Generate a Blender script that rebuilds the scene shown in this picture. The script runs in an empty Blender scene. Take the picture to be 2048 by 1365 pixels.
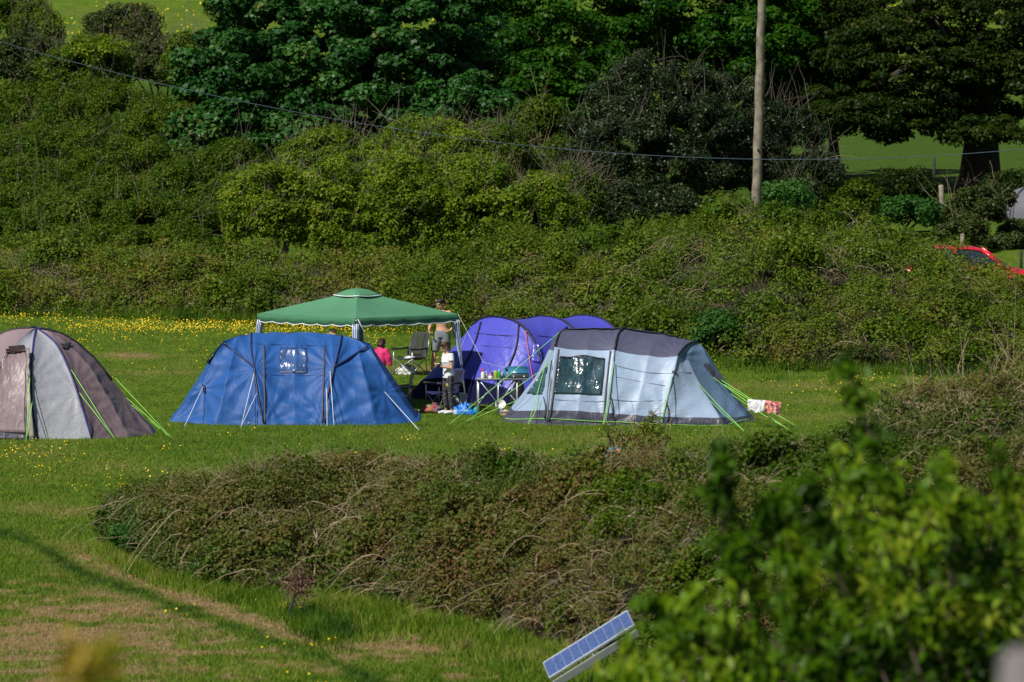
import bpy, math, random
import numpy as np
from mathutils import Vector, Matrix

# ------------------------------------------------------------------ camera, world, sun, exposure
SC = bpy.context.scene
COL = SC.collection
FPX, CX, CY = 11400.0, 1024.0, 682.5          # focal length in photo pixels
PITCH, CAMZ = 0.0482, 8.06
cam_data = bpy.data.cameras.new("camera")
cam_data.sensor_width = 36.0
cam_data.lens = FPX * 36.0 / 2048.0
cam_data.clip_start = 0.5
cam_data.clip_end = 6000.0
cam_data.dof.use_dof = True
cam_data.dof.focus_distance = 126.0
cam_data.dof.aperture_fstop = 3.8
cam = bpy.data.objects.new("camera", cam_data)
COL.objects.link(cam)
cam.location = (0, 0, CAMZ)
cam.rotation_euler = (math.pi / 2 - PITCH, 0, 0)
SC.camera = cam

SUN_DIR = Vector((-0.50, -0.50, 0.80)).normalized()   # towards the sun
SUN_EL = math.asin(SUN_DIR.z)
world = bpy.data.worlds.new("World")
SC.world = world
world.use_nodes = True
wn = world.node_tree
sky = wn.nodes.new("ShaderNodeTexSky")
sky.sky_type = 'NISHITA'
sky.sun_disc = False
sky.sun_elevation = SUN_EL
sky.sun_rotation = math.atan2(SUN_DIR.x, SUN_DIR.y)
wn.links.new(sky.outputs[0], wn.nodes["Background"].inputs[0])
wn.nodes["Background"].inputs[1].default_value = 0.050
sun_data = bpy.data.lights.new("sun", 'SUN')
sun_data.energy = 5.0
sun_data.angle = math.radians(0.5)
sun_data.color = (1.0, 0.95, 0.84)
sun = bpy.data.objects.new("sun", sun_data)
COL.objects.link(sun)
sun.location = (-40, 60, 80)
sun.rotation_euler = SUN_DIR.to_track_quat('Z', 'Y').to_euler()

SC.view_settings.view_transform = 'Standard'
SC.view_settings.look = 'None'
SC.view_settings.gamma = 1.0
SC.view_settings.exposure = 0.12
SC.render.engine = 'CYCLES'
cy = SC.cycles
cy.max_bounces = 5; cy.diffuse_bounces = 3; cy.glossy_bounces = 2; cy.transmission_bounces = 3
cy.transparent_max_bounces = 4
cy.caustics_reflective = False; cy.caustics_refractive = False
cy.use_denoising = True

# ------------------------------------------------------------------ noise, terrain, photo-to-place helpers
def _hash(ix, iy, seed):
    h = (ix * 374761393 + iy * 668265263 + seed * 1442695041) & 0x7fffffff
    h = ((h ^ (h >> 13)) * 1274126177) & 0x7fffffff
    return ((h ^ (h >> 16)) & 0xffff) / 65535.0

def vnoise(x, y, seed=0):
    x = np.asarray(x, float); y = np.asarray(y, float)
    ix = np.floor(x).astype(np.int64); iy = np.floor(y).astype(np.int64)
    fx = x - ix; fy = y - iy
    fx = fx * fx * (3 - 2 * fx); fy = fy * fy * (3 - 2 * fy)
    a = _hash(ix, iy, seed); b = _hash(ix + 1, iy, seed)
    c = _hash(ix, iy + 1, seed); d = _hash(ix + 1, iy + 1, seed)
    return (a * (1 - fx) + b * fx) * (1 - fy) + (c * (1 - fx) + d * fx) * fy

def fbm(x, y, seed=0, o=4):
    s = 0; a = 0.5; t = 0
    for k in range(o):
        s = s + a * vnoise(x * 2 ** k, y * 2 ** k, seed + 17 * k); t += a; a *= 0.55
    return s / t

def smooth(a, b, x):
    t = np.clip((np.asarray(x, float) - a) / (b - a), 0, 1)
    return t * t * (3 - 2 * t)

PY = [-60, 0, 30, 55, 70, 128, 153, 160, 168, 178, 200, 245, 300, 330, 420, 600, 900, 2500]
PZ = [7.5, 6.4, 3.2, .45, 0, 0, 1.3, 1.6, 1.9, 2.87, 3.54, 4.8, 8.5, 12, 26, 62, 110, 230]

def H(x, y):
    x = np.asarray(x, float); y = np.asarray(y, float)
    z = np.interp(y, PY, PZ)
    z = z + 2.1 * smooth(-4.5, -10.5, x) * smooth(157, 190, y) * (1 - smooth(225, 300, y))
    z = z + 0.10 * (fbm(x * .13, y * .13, 3) - .5) * smooth(60, 75, y) + 0.03 * (fbm(x * .8, y * .8, 5) - .5)
    z = z + (fbm(x * .02, y * .02, 9) - .5) * 5 * smooth(260, 420, y)
    return z

cp, sp = math.cos(PITCH), math.sin(PITCH)
def P(px, py, d):
    """point of the place seen at photo pixel (px,py) at distance y = d"""
    a = (px - CX) / FPX; b = (py - CY) / FPX
    rx, ry, rz = a, cp - b * sp, -sp - b * cp
    return Vector((rx / ry * d, d, CAMZ + rz / ry * d))

def px_of(x, y, z):
    dx = x; dy = y * cp - (z - CAMZ) * sp; dz = y * sp + (z - CAMZ) * cp
    return CX + FPX * dx / dy, CY - FPX * dz / dy

def G(px, py, lo=66, hi=335):
    d = np.arange(lo, hi, .1)
    a = (px - CX) / FPX; b = (py - CY) / FPX
    ry = cp - b * sp
    x = a / ry * d; z = CAMZ + (-sp - b * cp) / ry * d
    below = np.nonzero(z <= H(x, d))[0]
    i = below[0] if len(below) else len(d) - 1
    return Vector((x[i], d[i], float(H(x[i], d[i]))))

def on_ground(px, d):
    x = (px - CX) / FPX * d
    return Vector((x, d, float(H(x, d))))

# ------------------------------------------------------------------ mesh building
def new_object(name, me, parent=None):
    o = bpy.data.objects.new(name, me)
    COL.objects.link(o)
    if parent is not None:
        o.parent = parent
        o.matrix_parent_inverse = Matrix.Identity(4)
    return o

def tag(o, label=None, cat=None, group=None, kind=None):
    if label: o["label"] = label
    if cat: o["category"] = cat
    if group: o["group"] = group
    if kind: o["kind"] = kind
    return o

def thing(name, label, cat, loc=(0, 0, 0), rz=0.0, group=None, kind=None):
    o = bpy.data.objects.new(name, None)
    COL.objects.link(o)
    o.empty_display_size = .3
    o.location = loc; o.rotation_euler = (0, 0, rz)
    return tag(o, label, cat, group, kind)

def np_mesh(name, verts, faces, mat, parent=None, smooth_shade=False, face_attr=None, origin=None, vert_attr=None):
    """verts (N,3), faces (M,k) constant k"""
    verts = np.asarray(verts, np.float32); faces = np.asarray(faces, np.int32)
    if origin is not None: verts = verts - np.asarray(origin, np.float32)
    me = bpy.data.meshes.new(name)
    me.vertices.add(len(verts)); me.vertices.foreach_set("co", verts.ravel())
    m, k = faces.shape
    me.loops.add(m * k); me.loops.foreach_set("vertex_index", faces.ravel())
    me.polygons.add(m)
    me.polygons.foreach_set("loop_start", np.arange(0, m * k, k, dtype=np.int32))
    me.polygons.foreach_set("loop_total", np.full(m, k, np.int32))
    if smooth_shade: me.polygons.foreach_set("use_smooth", np.ones(m, bool))
    me.update(calc_edges=True)
    for d_, dom in ((face_attr, 'FACE'), (vert_attr, 'POINT')):
        if d_:
            for kx, v in d_.items():
                at = me.attributes.new(kx, 'FLOAT', dom)
                at.data.foreach_set("value", np.asarray(v, np.float32))
    if mat is not None: me.materials.append(mat)
    return new_object(name, me, parent)

class MB:
    def __init__(s): s.v = []; s.f = []; s.m = []; s.mi = 0
    def add(s, vs, fs):
        n = len(s.v); s.v += [tuple(v) for v in vs]
        s.f += [tuple(i + n for i in f) for f in fs]; s.m += [s.mi] * len(fs)
    def box(s, c, size, M=None, bev=0.0):
        hx, hy, hz = [k / 2 for k in size]; c = Vector(c)
        b = min(bev, hx * .9, hy * .9, hz * .9)
        if b <= 0:
            vs = [Vector((i * hx, j * hy, k * hz)) for i in (-1, 1) for j in (-1, 1) for k in (-1, 1)]
            fs = [(0, 1, 3, 2), (4, 6, 7, 5), (0, 4, 5, 1), (2, 3, 7, 6), (0, 2, 6, 4), (1, 5, 7, 3)]
        else:
            vs = []; 
            lay = [(-hz, b), (-hz + b, 0), (hz - b, 0), (hz, b)]
            for z, i in lay:
                X, Y = hx - i, hy - i
                q = b if i == 0 else b * .6
                vs += [Vector(p) for p in ((-X + q, -Y, z), (X - q, -Y, z), (X, -Y + q, z), (X, Y - q, z), (X - q, Y, z), (-X + q, Y, z), (-X, Y - q, z), (-X, -Y + q, z))]
            fs = [tuple(range(7, -1, -1)), tuple(range(24, 32))]
            for l in range(3):
                for k in range(8):
                    a = l * 8 + k; a2 = l * 8 + (k + 1) % 8
                    fs.append((a, a2, a2 + 8, a + 8))
        if M is not None: vs = [M @ v for v in vs]
        s.add([v + c for v in vs], fs); return s
    def tube(s, pts, r, n=6, cap=True, round_ends=False):
        pts = [Vector(p) for p in pts]
        if not hasattr(r, '__len__'): r = [r] * len(pts)
        r = list(r)
        if round_ends:
            d0 = (pts[0] - pts[1]).normalized(); d1 = (pts[-1] - pts[-2]).normalized()
            pts = [pts[0] + d0 * r[0] * .95, pts[0] + d0 * r[0] * .6] + pts + [pts[-1] + d1 * r[-1] * .6, pts[-1] + d1 * r[-1] * .95]
            r = [r[0] * .3, r[0] * .8] + r + [r[-1] * .8, r[-1] * .3]
        t = (pts[1] - pts[0]).normalized()
        u = t.cross(Vector((0, 0, 1)))
        if u.length < .05: u = t.cross(Vector((0, 1, 0)))
        u.normalize(); vs = []; L = len(pts)
        for i in range(L):
            a = pts[max(i - 1, 0)]; b = pts[min(i + 1, L - 1)]
            t = (b - a).normalized(); u = (u - t * u.dot(t)).normalized(); w = t.cross(u)
            for k in range(n):
                th = 2 * math.pi * k / n
                vs.append(pts[i] + (u * math.cos(th) + w * math.sin(th)) * r[i])
        fs = [(i * n + k, i * n + (k + 1) % n, (i + 1) * n + (k + 1) % n, (i + 1) * n + k) for i in range(L - 1) for k in range(n)]
        if cap: fs += [tuple(range(n - 1, -1, -1)), tuple(range((L - 1) * n, L * n))]
        s.add(vs, fs); return s
    def ell(s, c, r, M=None, nu=12, nv=8):
        c = Vector(c); vs = []
        for j in range(1, nv):
            ph = math.pi * j / nv
            for i in range(nu):
                th = 2 * math.pi * i / nu
                vs.append(Vector((r[0] * math.sin(ph) * math.cos(th), r[1] * math.sin(ph) * math.sin(th), r[2] * math.cos(ph))))
        vs += [Vector((0, 0, r[2])), Vector((0, 0, -r[2]))]
        if M is not None: vs = [M @ v for v in vs]
        fs = []
        for j in range(nv - 2):
            for i in range(nu):
                a = j * nu + i; b = j * nu + (i + 1) % nu
                fs.append((a, a + nu, b + nu, b))
        T = (nv - 1) * nu
        for i in range(nu):
            fs.append((T, i, (i + 1) % nu)); a = (nv - 2) * nu
            fs.append((T + 1, a + (i + 1) % nu, a + i))
        s.add([v + c for v in vs], fs); return s
    def lathe(s, base, prof, n=14, M=None):
        """prof list of (r,z)"""
        base = Vector(base); vs = []
        for r, z in prof:
            for k in range(n):
                th = 2 * math.pi * k / n; v = Vector((r * math.cos(th), r * math.sin(th), z))
                vs.append((M @ v if M is not None else v) + base)
        L = len(prof)
        fs = [(i * n + k, i * n + (k + 1) % n, (i + 1) * n + (k + 1) % n, (i + 1) * n + k) for i in range(L - 1) for k in range(n)]
        fs += [tuple(range(n - 1, -1, -1)), tuple(range((L - 1) * n, L * n))]
        s.add(vs, fs); return s
    def grid(s, rows):
        nu = len(rows); nv = len(rows[0])
        s.add([p for r_ in rows for p in r_], [(i * nv + j, (i + 1) * nv + j, (i + 1) * nv + j + 1, i * nv + j + 1) for i in range(nu - 1) for j in range(nv - 1)])
        return s
    def build(s, name, mats, parent=None, smooth_shade=True, solid=0.0, sub=0, remesh=0.0, autosmooth=False):
        me = bpy.data.meshes.new(name)
        me.from_pydata([tuple(v) for v in s.v], [], s.f)
        if not isinstance(mats, (list, tuple)): mats = [mats]
        for m in mats: me.materials.append(m)
        if len(mats) > 1: me.polygons.foreach_set("material_index", s.m)
        if smooth_shade: me.polygons.foreach_set("use_smooth", [True] * len(s.f))
        me.update()
        o = new_object(name, me, parent)
        if remesh:
            md = o.modifiers.new("skin", 'REMESH'); md.mode = 'VOXEL'; md.voxel_size = remesh; md.use_smooth_shade = True
            ms = o.modifiers.new("soft", 'SMOOTH'); ms.iterations = 4; ms.factor = .5
        if solid:
            md = o.modifiers.new("thickness", 'SOLIDIFY'); md.thickness = solid; md.offset = 0
        if sub:
            md = o.modifiers.new("soft", 'SUBSURF'); md.levels = sub; md.render_levels = sub
        if smooth_shade and autosmooth:
            for p in me.polygons: p.use_smooth = False
        return o

# ------------------------------------------------------------------ materials
def mat(name):
    m = bpy.data.materials.new(name); m.use_nodes = True
    nt = m.node_tree
    return m, nt, nt.nodes["Principled BSDF"]

def ramp_node(nt, stops, interp='LINEAR'):
    r = nt.nodes.new("ShaderNodeValToRGB"); e = r.color_ramp
    e.interpolation = interp
    while len(e.elements) < len(stops): e.elements.new(.5)
    for el, (p, c) in zip(e.elements, stops):
        el.position = p; el.color = (c[0], c[1], c[2], 1)
    return r

def plain(name, col, rough=.6, metal=0.0, var=.12, scale=6.0, bump=0.0, spec=.4, trans=0.0, bscale=60.0, stretch=None, coat=0.0):
    """paint or cloth with gentle procedural variation of tone and relief"""
    m, nt, b = mat(name)
    tc = nt.nodes.new("ShaderNodeTexCoord")
    n = nt.nodes.new("ShaderNodeTexNoise"); n.inputs["Scale"].default_value = scale; n.inputs["Detail"].default_value = 5
    nt.links.new(tc.outputs["Object"], n.inputs["Vector"])
    lo = [c * (1 - var) for c in col]; hi = [min(1, c * (1 + var)) for c in col]
    r = ramp_node(nt, [(.3, lo), (.7, hi)])
    nt.links.new(n.outputs["Fac"], r.inputs[0])
    nt.links.new(r.outputs[0], b.inputs["Base Color"])
    b.inputs["Roughness"].default_value = rough; b.inputs["Metallic"].default_value = metal
    b.inputs["Specular IOR Level"].default_value = spec
    if coat: b.inputs["Coat Weight"].default_value = coat
    if bump:
        mp = nt.nodes.new("ShaderNodeMapping")
        if stretch: mp.inputs["Scale"].default_value = stretch
        nt.links.new(tc.outputs["Object"], mp.inputs["Vector"])
        n2 = nt.nodes.new("ShaderNodeTexNoise"); n2.inputs["Scale"].default_value = bscale; n2.inputs["Detail"].default_value = 3
        nt.links.new(mp.outputs[0], n2.inputs["Vector"])
        bp = nt.nodes.new("ShaderNodeBump"); bp.inputs["Strength"].default_value = bump; bp.inputs["Distance"].default_value = .02
        nt.links.new(n2.outputs["Fac"], bp.inputs["Height"]); nt.links.new(bp.outputs[0], b.inputs["Normal"])
    if trans:
        t = nt.nodes.new("ShaderNodeBsdfTranslucent"); mx = nt.nodes.new("ShaderNodeMixShader")
        mx.inputs[0].default_value = trans
        nt.links.new(r.outputs[0], t.inputs[0])
        nt.links.new(b.outputs[0], mx.inputs[1]); nt.links.new(t.outputs[0], mx.inputs[2])
        nt.links.new(mx.outputs[0], nt.nodes["Material Output"].inputs[0])
    return m

def leaf_mat(name, stops, rough=.5, trans=.3, spec=.16, gain=1.0):
    m, nt, b = mat(name)
    a = nt.nodes.new("ShaderNodeAttribute"); a.attribute_name = "rnd"
    r = ramp_node(nt, [(p, tuple(min(1, k * gain) for k in c)) for p, c in stops])
    nt.links.new(a.outputs["Fac"], r.inputs[0]); nt.links.new(r.outputs[0], b.inputs["Base Color"])
    b.inputs["Roughness"].default_value = rough; b.inputs["Specular IOR Level"].default_value = spec
    t = nt.nodes.new("ShaderNodeBsdfTranslucent"); mx = nt.nodes.new("ShaderNodeMixShader"); mx.inputs[0].default_value = trans
    hs = nt.nodes.new("ShaderNodeMix"); hs.data_type = 'RGBA'; hs.blend_type = 'MULTIPLY'; hs.inputs[0].default_value = 1
    hs.inputs[7].default_value = (1.0, 1.15, .55, 1)
    nt.links.new(r.outputs[0], hs.inputs[6]); nt.links.new(hs.outputs[2], t.inputs[0])
    nt.links.new(b.outputs[0], mx.inputs[1]); nt.links.new(t.outputs[0], mx.inputs[2])
    nt.links.new(mx.outputs[0], nt.nodes["Material Output"].inputs[0])
    return m

# ------------------------------------------------------------------ leaves
def unit(v):
    return v / np.maximum(np.linalg.norm(v, axis=-1, keepdims=True), 1e-9)

def leaf_mesh(name, c, nrm, size, rnd, material, rng, parent, aspect=.62, origin=None, lay=None):
    N = len(c)
    t = rng.normal(size=(N, 3)); 
    if lay is not None: t = t * .6 + lay
    t = unit(t - nrm * (t * nrm).sum(1, keepdims=True)); b = np.cross(nrm, t)
    s = size[:, None] * .5
    v = np.empty((N, 4, 3), np.float32)
    v[:, 0] = c + t * s - nrm * s * .25; v[:, 1] = c + b * s * aspect + t * s * .1 + nrm * s * .12
    v[:, 2] = c - t * s; v[:, 3] = c - b * s * aspect + t * s * .1 + nrm * s * .12
    return np_mesh(name, v.reshape(-1, 3), np.arange(N * 4).reshape(N, 4), material, parent, face_attr={"rnd": np.clip(rnd, 0, 1)}, origin=origin)

def clump_leaves(rng, cen, rad, per, size, up=.55, flat=.75, shell=.55, cval=None, spread=.35):
    """leaves over the outside of many small clumps; cen (K,3), rad (K,)"""
    K = len(cen)
    idx = np.repeat(np.arange(K), per); N = len(idx)
    d = unit(rng.normal(size=(N, 3)) + np.array([-.15, -.45, .35]))
    rr = rad[idx] * (shell + (1.08 - shell) * rng.random(N) ** .6)
    off = d * rr[:, None]; off[:, 2] *= flat
    pos = cen[idx] + off
    nr = unit(d * .7 + np.array([0, 0, up]) + rng.normal(size=(N, 3)) * .5)
    sz = size * (.65 + .7 * rng.random(N))
    if cval is None: cval = rng.random(K)
    rv = cval[idx] * (1 - spread) + rng.random(N) * spread
    return pos, nr, sz, rv

def stems_mesh(name, rng, bases, dirs, length, rad, bend, material, parent, seg=6, sides=3, origin=None, wig=.06):
    """many thin curving stems as one mesh"""
    N = len(bases); t = np.linspace(0, 1, seg)[None, :, None]
    L = np.asarray(length)[:, None, None]
    p = bases[:, None] + dirs[:, None] * t * L + bend[:, None] * (t ** 2) * L
    p = p + np.cumsum(rng.normal(size=(N, seg, 3)) * wig, axis=1) * L * t * .4
    tan = unit(np.gradient(p, axis=1)); up = np.broadcast_to(unit(rng.normal(size=(N, 1, 3))), tan.shape)
    u = unit(np.cross(tan, up)); w = np.cross(tan, u)
    r = np.asarray(rad)[:, None, None] * (1 - .7 * t)
    ring = [p + (u * math.cos(2 * math.pi * k / sides) + w * math.sin(2 * math.pi * k / sides)) * r for k in range(sides)]
    v = np.stack(ring, 2).reshape(-1, 3)
    i = np.arange(N)[:, None, None] * seg * sides; j = np.arange(seg - 1)[None, :, None] * sides; k = np.arange(sides)[None, None, :]
    a = i + j + k; b = i + j + (k + 1) % sides
    f = np.stack([a, b, b + sides, a + sides], -1).reshape(-1, 4)
    return np_mesh(name, v, f, material, parent, face_attr={"rnd": np.repeat(rng.random(N), (seg - 1) * sides)}, origin=origin)

# ================================================================== THE GROUND
def blobs(px, row, lst):
    s = np.zeros_like(px)
    for (x, y, rx, ry, a, ang) in lst:
        ca, sa = math.cos(math.radians(ang)), math.sin(math.radians(ang))
        dx = px - x; dy = row - y
        u = (dx * ca + dy * sa) / rx; w = (-dx * sa + dy * ca) / ry
        s = s + a * np.exp(-(u * u + w * w) ** 1.3)
    return s

DRY = [(260, 1170, 190, 38, .95, 22), (90, 1020, 110, 12, .5, 3), (60, 1290, 230, 60, .50, 0), (470, 1235, 130, 22, .7, 25),
       (150, 1215, 140, 25, .35, 0), (760, 1215, 120, 22, .5, 6), (830, 1290, 110, 28, .7, 4), (560, 1255, 50, 12, .5, 15), (330, 1345, 160, 16, .4, 0),
       (265, 712, 60, 7, .8, 0), (640, 1330, 120, 16, .4, 0), (1560, 772, 200, 10, .3, 0), (1660, 800, 150, 9, .25, 0),
       (830, 738, 90, 9, .5, 0), (300, 745, 120, 6, .3, 0), (1060, 880, 300, 10, .2, 0), (1640, 835, 160, 8, .25, 0)]
TRACK = [(-60, 1040), (60, 1085), (170, 1150), (300, 1196), (400, 1232), (520, 1275), (640, 1315), (740, 1362), (800, 1400)]

def soil(x, y):
    x = np.asarray(x, float); y = np.asarray(y, float)
    z = H(x, y)
    px, row = px_of(x, y, z)
    n1 = fbm(x * .5, y * .28, 21); n2 = fbm(x * 2.6, y * 1.6, 33); n3 = fbm(x * 9, y * 6, 41, 3)
    dry = blobs(px, row, DRY) * (.35 + 1.3 * n2) + .16 * smooth(.52, .8, n1) * (y > 110) + .8 * smooth(1080, 1200, row) * smooth(.5, .66, n1 * .4 + n2 * .6) * (px < 1000)
    dry = dry * (.45 + 1.1 * n3) + .30 * (n3 - .5)
    best = np.full(px.shape, 1e9)
    for (a, b), (c, d) in zip(TRACK[:-1], TRACK[1:]):
        ux, uy = c - a, d - b; L = ux * ux + uy * uy
        t = np.clip(((px - a) * ux + (row - b) * uy) / L, 0, 1)
        best = np.minimum(best, np.hypot(px - a - t * ux, row - b - t * uy))
    wob = 22 * (fbm(x * 3, y * 2, 77) - .5)
    lush_shade = np.clip(1.05 - np.maximum(best + wob, 0) / 22.0, 0, 1) ** 1.3 * .85 * (row > 1000)
    lush_shade = lush_shade + .4 * np.clip(1 - abs(best + wob + 46) / 16, 0, 1) * (row > 1020)
    lush_shade = np.maximum(lush_shade, .55 * smooth(176, 190, y) * (1 - smooth(262, 285, y)))  # shade over the far meadow, painted into the ground colour
    dry = np.clip(dry, 0, 1) * (1 - .9 * np.clip(lush_shade, 0, 1)); lush_shade = np.clip(lush_shade, 0, 1)
    return dry, lush_shade

xs = np.concatenate([-np.geomspace(900, 19, 30), np.arange(-18, 18.01, .2), np.geomspace(19, 900, 30)])
ys = np.concatenate([np.arange(-60, 66, 4.0), np.arange(66, 160, .22), np.arange(160, 262, .8), np.arange(262, 420, 3.0), np.geomspace(420, 2500, 30)])
X, Y = np.meshgrid(xs, ys); Z = H(X, Y)
dry, lush_shade = soil(X, Y)
ii = np.arange(len(ys) - 1)[:, None] * len(xs); jj = np.arange(len(xs) - 1)[None]
q = ii + jj
gm, nt, bs = mat("meadow")
def attr(nt, n):
    a = nt.nodes.new("ShaderNodeAttribute"); a.attribute_name = n; return a.outputs["Fac"]
tc = nt.nodes.new("ShaderNodeTexCoord")
def noise(nt, vec, scale, detail=6, rough=.6, mapping=None):
    n = nt.nodes.new("ShaderNodeTexNoise"); n.inputs["Scale"].default_value = scale; n.inputs["Detail"].default_value = detail; n.inputs["Roughness"].default_value = rough
    if mapping:
        mp = nt.nodes.new("ShaderNodeMapping"); mp.inputs["Scale"].default_value = mapping; nt.links.new(vec, mp.inputs[0]); vec = mp.outputs[0]
    nt.links.new(vec, n.inputs["Vector"]); return n.outputs["Fac"]
nA = noise(nt, tc.outputs["Object"], 1.1, 8, .7)
nB = noise(nt, tc.outputs["Object"], 9.0, 8, .75, (1, .45, 1))
rA = ramp_node(nt, [(.3, (.054, .115, .006)), (.5, (.094, .170, .010)), (.72, (.150, .212, .020))]); nt.links.new(nA, rA.inputs[0])
rB = ramp_node(nt, [(.3, (.45, .5, .4)), (.68, (1.35, 1.3, 1.2))]); nt.links.new(nB, rB.inputs[0])
def mixc(nt, fac, a, b, mode='MIX'):
    m = nt.nodes.new("ShaderNodeMix"); m.data_type = 'RGBA'; m.blend_type = mode
    if isinstance(fac, (int, float)): m.inputs[0].default_value = fac
    else: nt.links.new(fac, m.inputs[0])
    for i, s in ((6, a), (7, b)):
        if isinstance(s, tuple): m.inputs[i].default_value = (*s, 1)
        else: nt.links.new(s, m.inputs[i])
    return m.outputs[2]
c = mixc(nt, attr(nt, "dry"), rA.outputs[0], (.30, .20, .10))
c = mixc(nt, attr(nt, "lush_shade"), c, (.020, .060, .006))  # dark green for lush track grass and for painted meadow shade
c = mixc(nt, 1.0, c, rB.outputs[0], 'MULTIPLY')
nt.links.new(c, bs.inputs["Base Color"]); bs.inputs["Roughness"].default_value = .9; bs.inputs["Specular IOR Level"].default_value = .15
bp = nt.nodes.new("ShaderNodeBump"); bp.inputs["Distance"].default_value = .12; bp.inputs["Strength"].default_value = .9
nt.links.new(nB, bp.inputs["Height"]); nt.links.new(bp.outputs[0], bs.inputs["Normal"])
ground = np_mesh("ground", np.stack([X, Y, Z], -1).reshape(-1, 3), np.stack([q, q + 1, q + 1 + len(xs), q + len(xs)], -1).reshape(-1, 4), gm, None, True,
                 vert_attr={"dry": dry.ravel(), "lush_shade": lush_shade.ravel()})
tag(ground, kind="structure")

# ---- blades of grass on the field
rng = np.random.default_rng(11)
def field_points(n, d0, d1, power, margin=1.12):
    u = rng.random(n); p = 1 + power
    d = (d0 ** p + u * (d1 ** p - d0 ** p)) ** (1 / p)
    x = (rng.random(n) * 2 - 1) * d * (1024 / FPX) * margin
    return x, d
def blades(name, x, y, h, w, material, col, sink=.01, lean=.5):
    N = len(x); z = H(x, y) - sink
    a = rng.random(N) * math.pi; ln = rng.normal(size=(N, 2)) * lean
    base = np.stack([x, y, z], -1); side = np.stack([np.cos(a), np.sin(a), np.zeros(N)], -1) * (w * .5)[:, None]
    top = base + np.stack([ln[:, 0] * h, ln[:, 1] * h, h], -1)
    v = np.stack([base - side, base + side, top], 1).reshape(-1, 3)
    return np_mesh(name, v, np.arange(N * 3).reshape(N, 3), material, None, face_attr={"rnd": col})
grass_m = leaf_mat("grass_blade", [(0, (.022, .068, .003)), (.25, (.060, .128, .006)), (.5, (.112, .192, .010)), (.7, (.185, .240, .026)), (.85, (.27, .21, .085)), (1, (.36, .27, .15))], rough=.6, trans=.25, spec=.2)
x, y = field_points(560000, 70, 158, -1.5)
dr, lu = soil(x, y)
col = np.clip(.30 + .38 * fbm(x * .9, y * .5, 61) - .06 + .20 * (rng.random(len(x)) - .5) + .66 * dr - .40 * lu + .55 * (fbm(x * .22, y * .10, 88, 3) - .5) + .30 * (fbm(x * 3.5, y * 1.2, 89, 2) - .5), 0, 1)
hh = (.03 + .05 * rng.random(len(x))) * (1 - .5 * dr) * (1 + .35 * fbm(x * 1.5, y, 3))
gr = blades("grass", x, y, hh, .010 + .012 * rng.random(len(x)), grass_m, col)
tag(gr, "short green meadow grass with straw coloured dry patches around the tents", "grass", kind="stuff")

# ---- buttercups
petal = plain("buttercup_petal", (.72, .50, .012), rough=.5, var=.1)
fx, fy = [], []
def flowers_px(n, px0, px1, r0, r1, clus=0):
    """scatter on the ground between rows r0..r1 of the field"""
    k = 0; n = int(n * .62)
    while k < n:
        px = px0 + random.random() * (px1 - px0); r = r0 + random.random() * (r1 - r0)
        g = G(px, r) if r > 60 else G(px, r, 270, 334)
        m = 1 + (int(random.random() * 7) if clus else 0)
        for _ in range(m):
            fx.append(g.x + random.gauss(0, .18) * (m > 1)); fy.append(g.y + random.gauss(0, .9) * (m > 1)); k += 1
random.seed(5)
for a in [(3000, 120, 900, 646, 666, 1), (1300, 160, 700, 654, 662, 1), (350, 0, 130, 632, 645, 1), (260, 150, 420, 662, 720, 1), (260, 700, 870, 652, 690, 1), (120, 0, 420, 668, 780, 1),
          (420, 560, 900, 650, 662, 1), (170, 0, 350, 880, 1000, 1), (120, 0, 160, 895, 930, 1), (140, 330, 1100, 862, 925, 1), (180, 1560, 2040, 745, 812, 1), (110, 1620, 1780, 757, 790, 1),
          (60, 1430, 1560, 700, 740, 1), (40, 0, 700, 1180, 1360, 1), (24, 520, 700, 1290, 1330, 0), (160, 0, 2048, 640, 860, 0), (40, 960, 1400, 862, 895, 0)]:
    flowers_px(*a)
fx = np.array(fx); fy = np.array(fy); fz = H(fx, fy) + .06 + .08 * rng.random(len(fx))
c = np.stack([fx, fy, fz], -1); n = unit(np.stack([rng.normal(size=len(fx)) * .4, -.55 + rng.normal(size=len(fx)) * .4, np.ones(len(fx))], -1))
bc = leaf_mesh("buttercups", c, n, .022 + .024 * rng.random(len(fx)) ** 1.5, rng.random(len(fx)), petal, rng, None, aspect=.9)
tag(bc, "small yellow buttercups scattered through the meadow grass", "wildflowers", kind="stuff")
hx, hy = [], []
def hill_flowers(n, a, b, c_, d_):
    for _ in range(n):
        px = a + random.random() * (b - a); r = c_ + random.random() * (d_ - c_)
        g = G(px, r, 255, 420)
        if fbm(g.x * .25, g.y * .12, 91) > .45: hx.append(g.x); hy.append(g.y)
hill_flowers(150, 190, 480, 2, 110); hill_flowers(60, 120, 260, 40, 130); hill_flowers(160, 860, 1010, 0, 60); hill_flowers(160, 1620, 1900, 0, 45)
hx = np.array(hx); hy = np.array(hy); c = np.stack([hx, hy, H(hx, hy) + .3], -1)
hf = leaf_mesh("hill_buttercups", c, unit(np.stack([rng.normal(size=len(hx)) * .3, -.8 + 0 * hx, .8 + 0 * hx], -1)), .06 + .07 * rng.random(len(hx)), rng.random(len(hx)), petal, rng, None, aspect=.9)
tag(hf, "yellow flowers dotting the sunlit hillside behind the trees", "wildflowers", kind="stuff")

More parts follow.
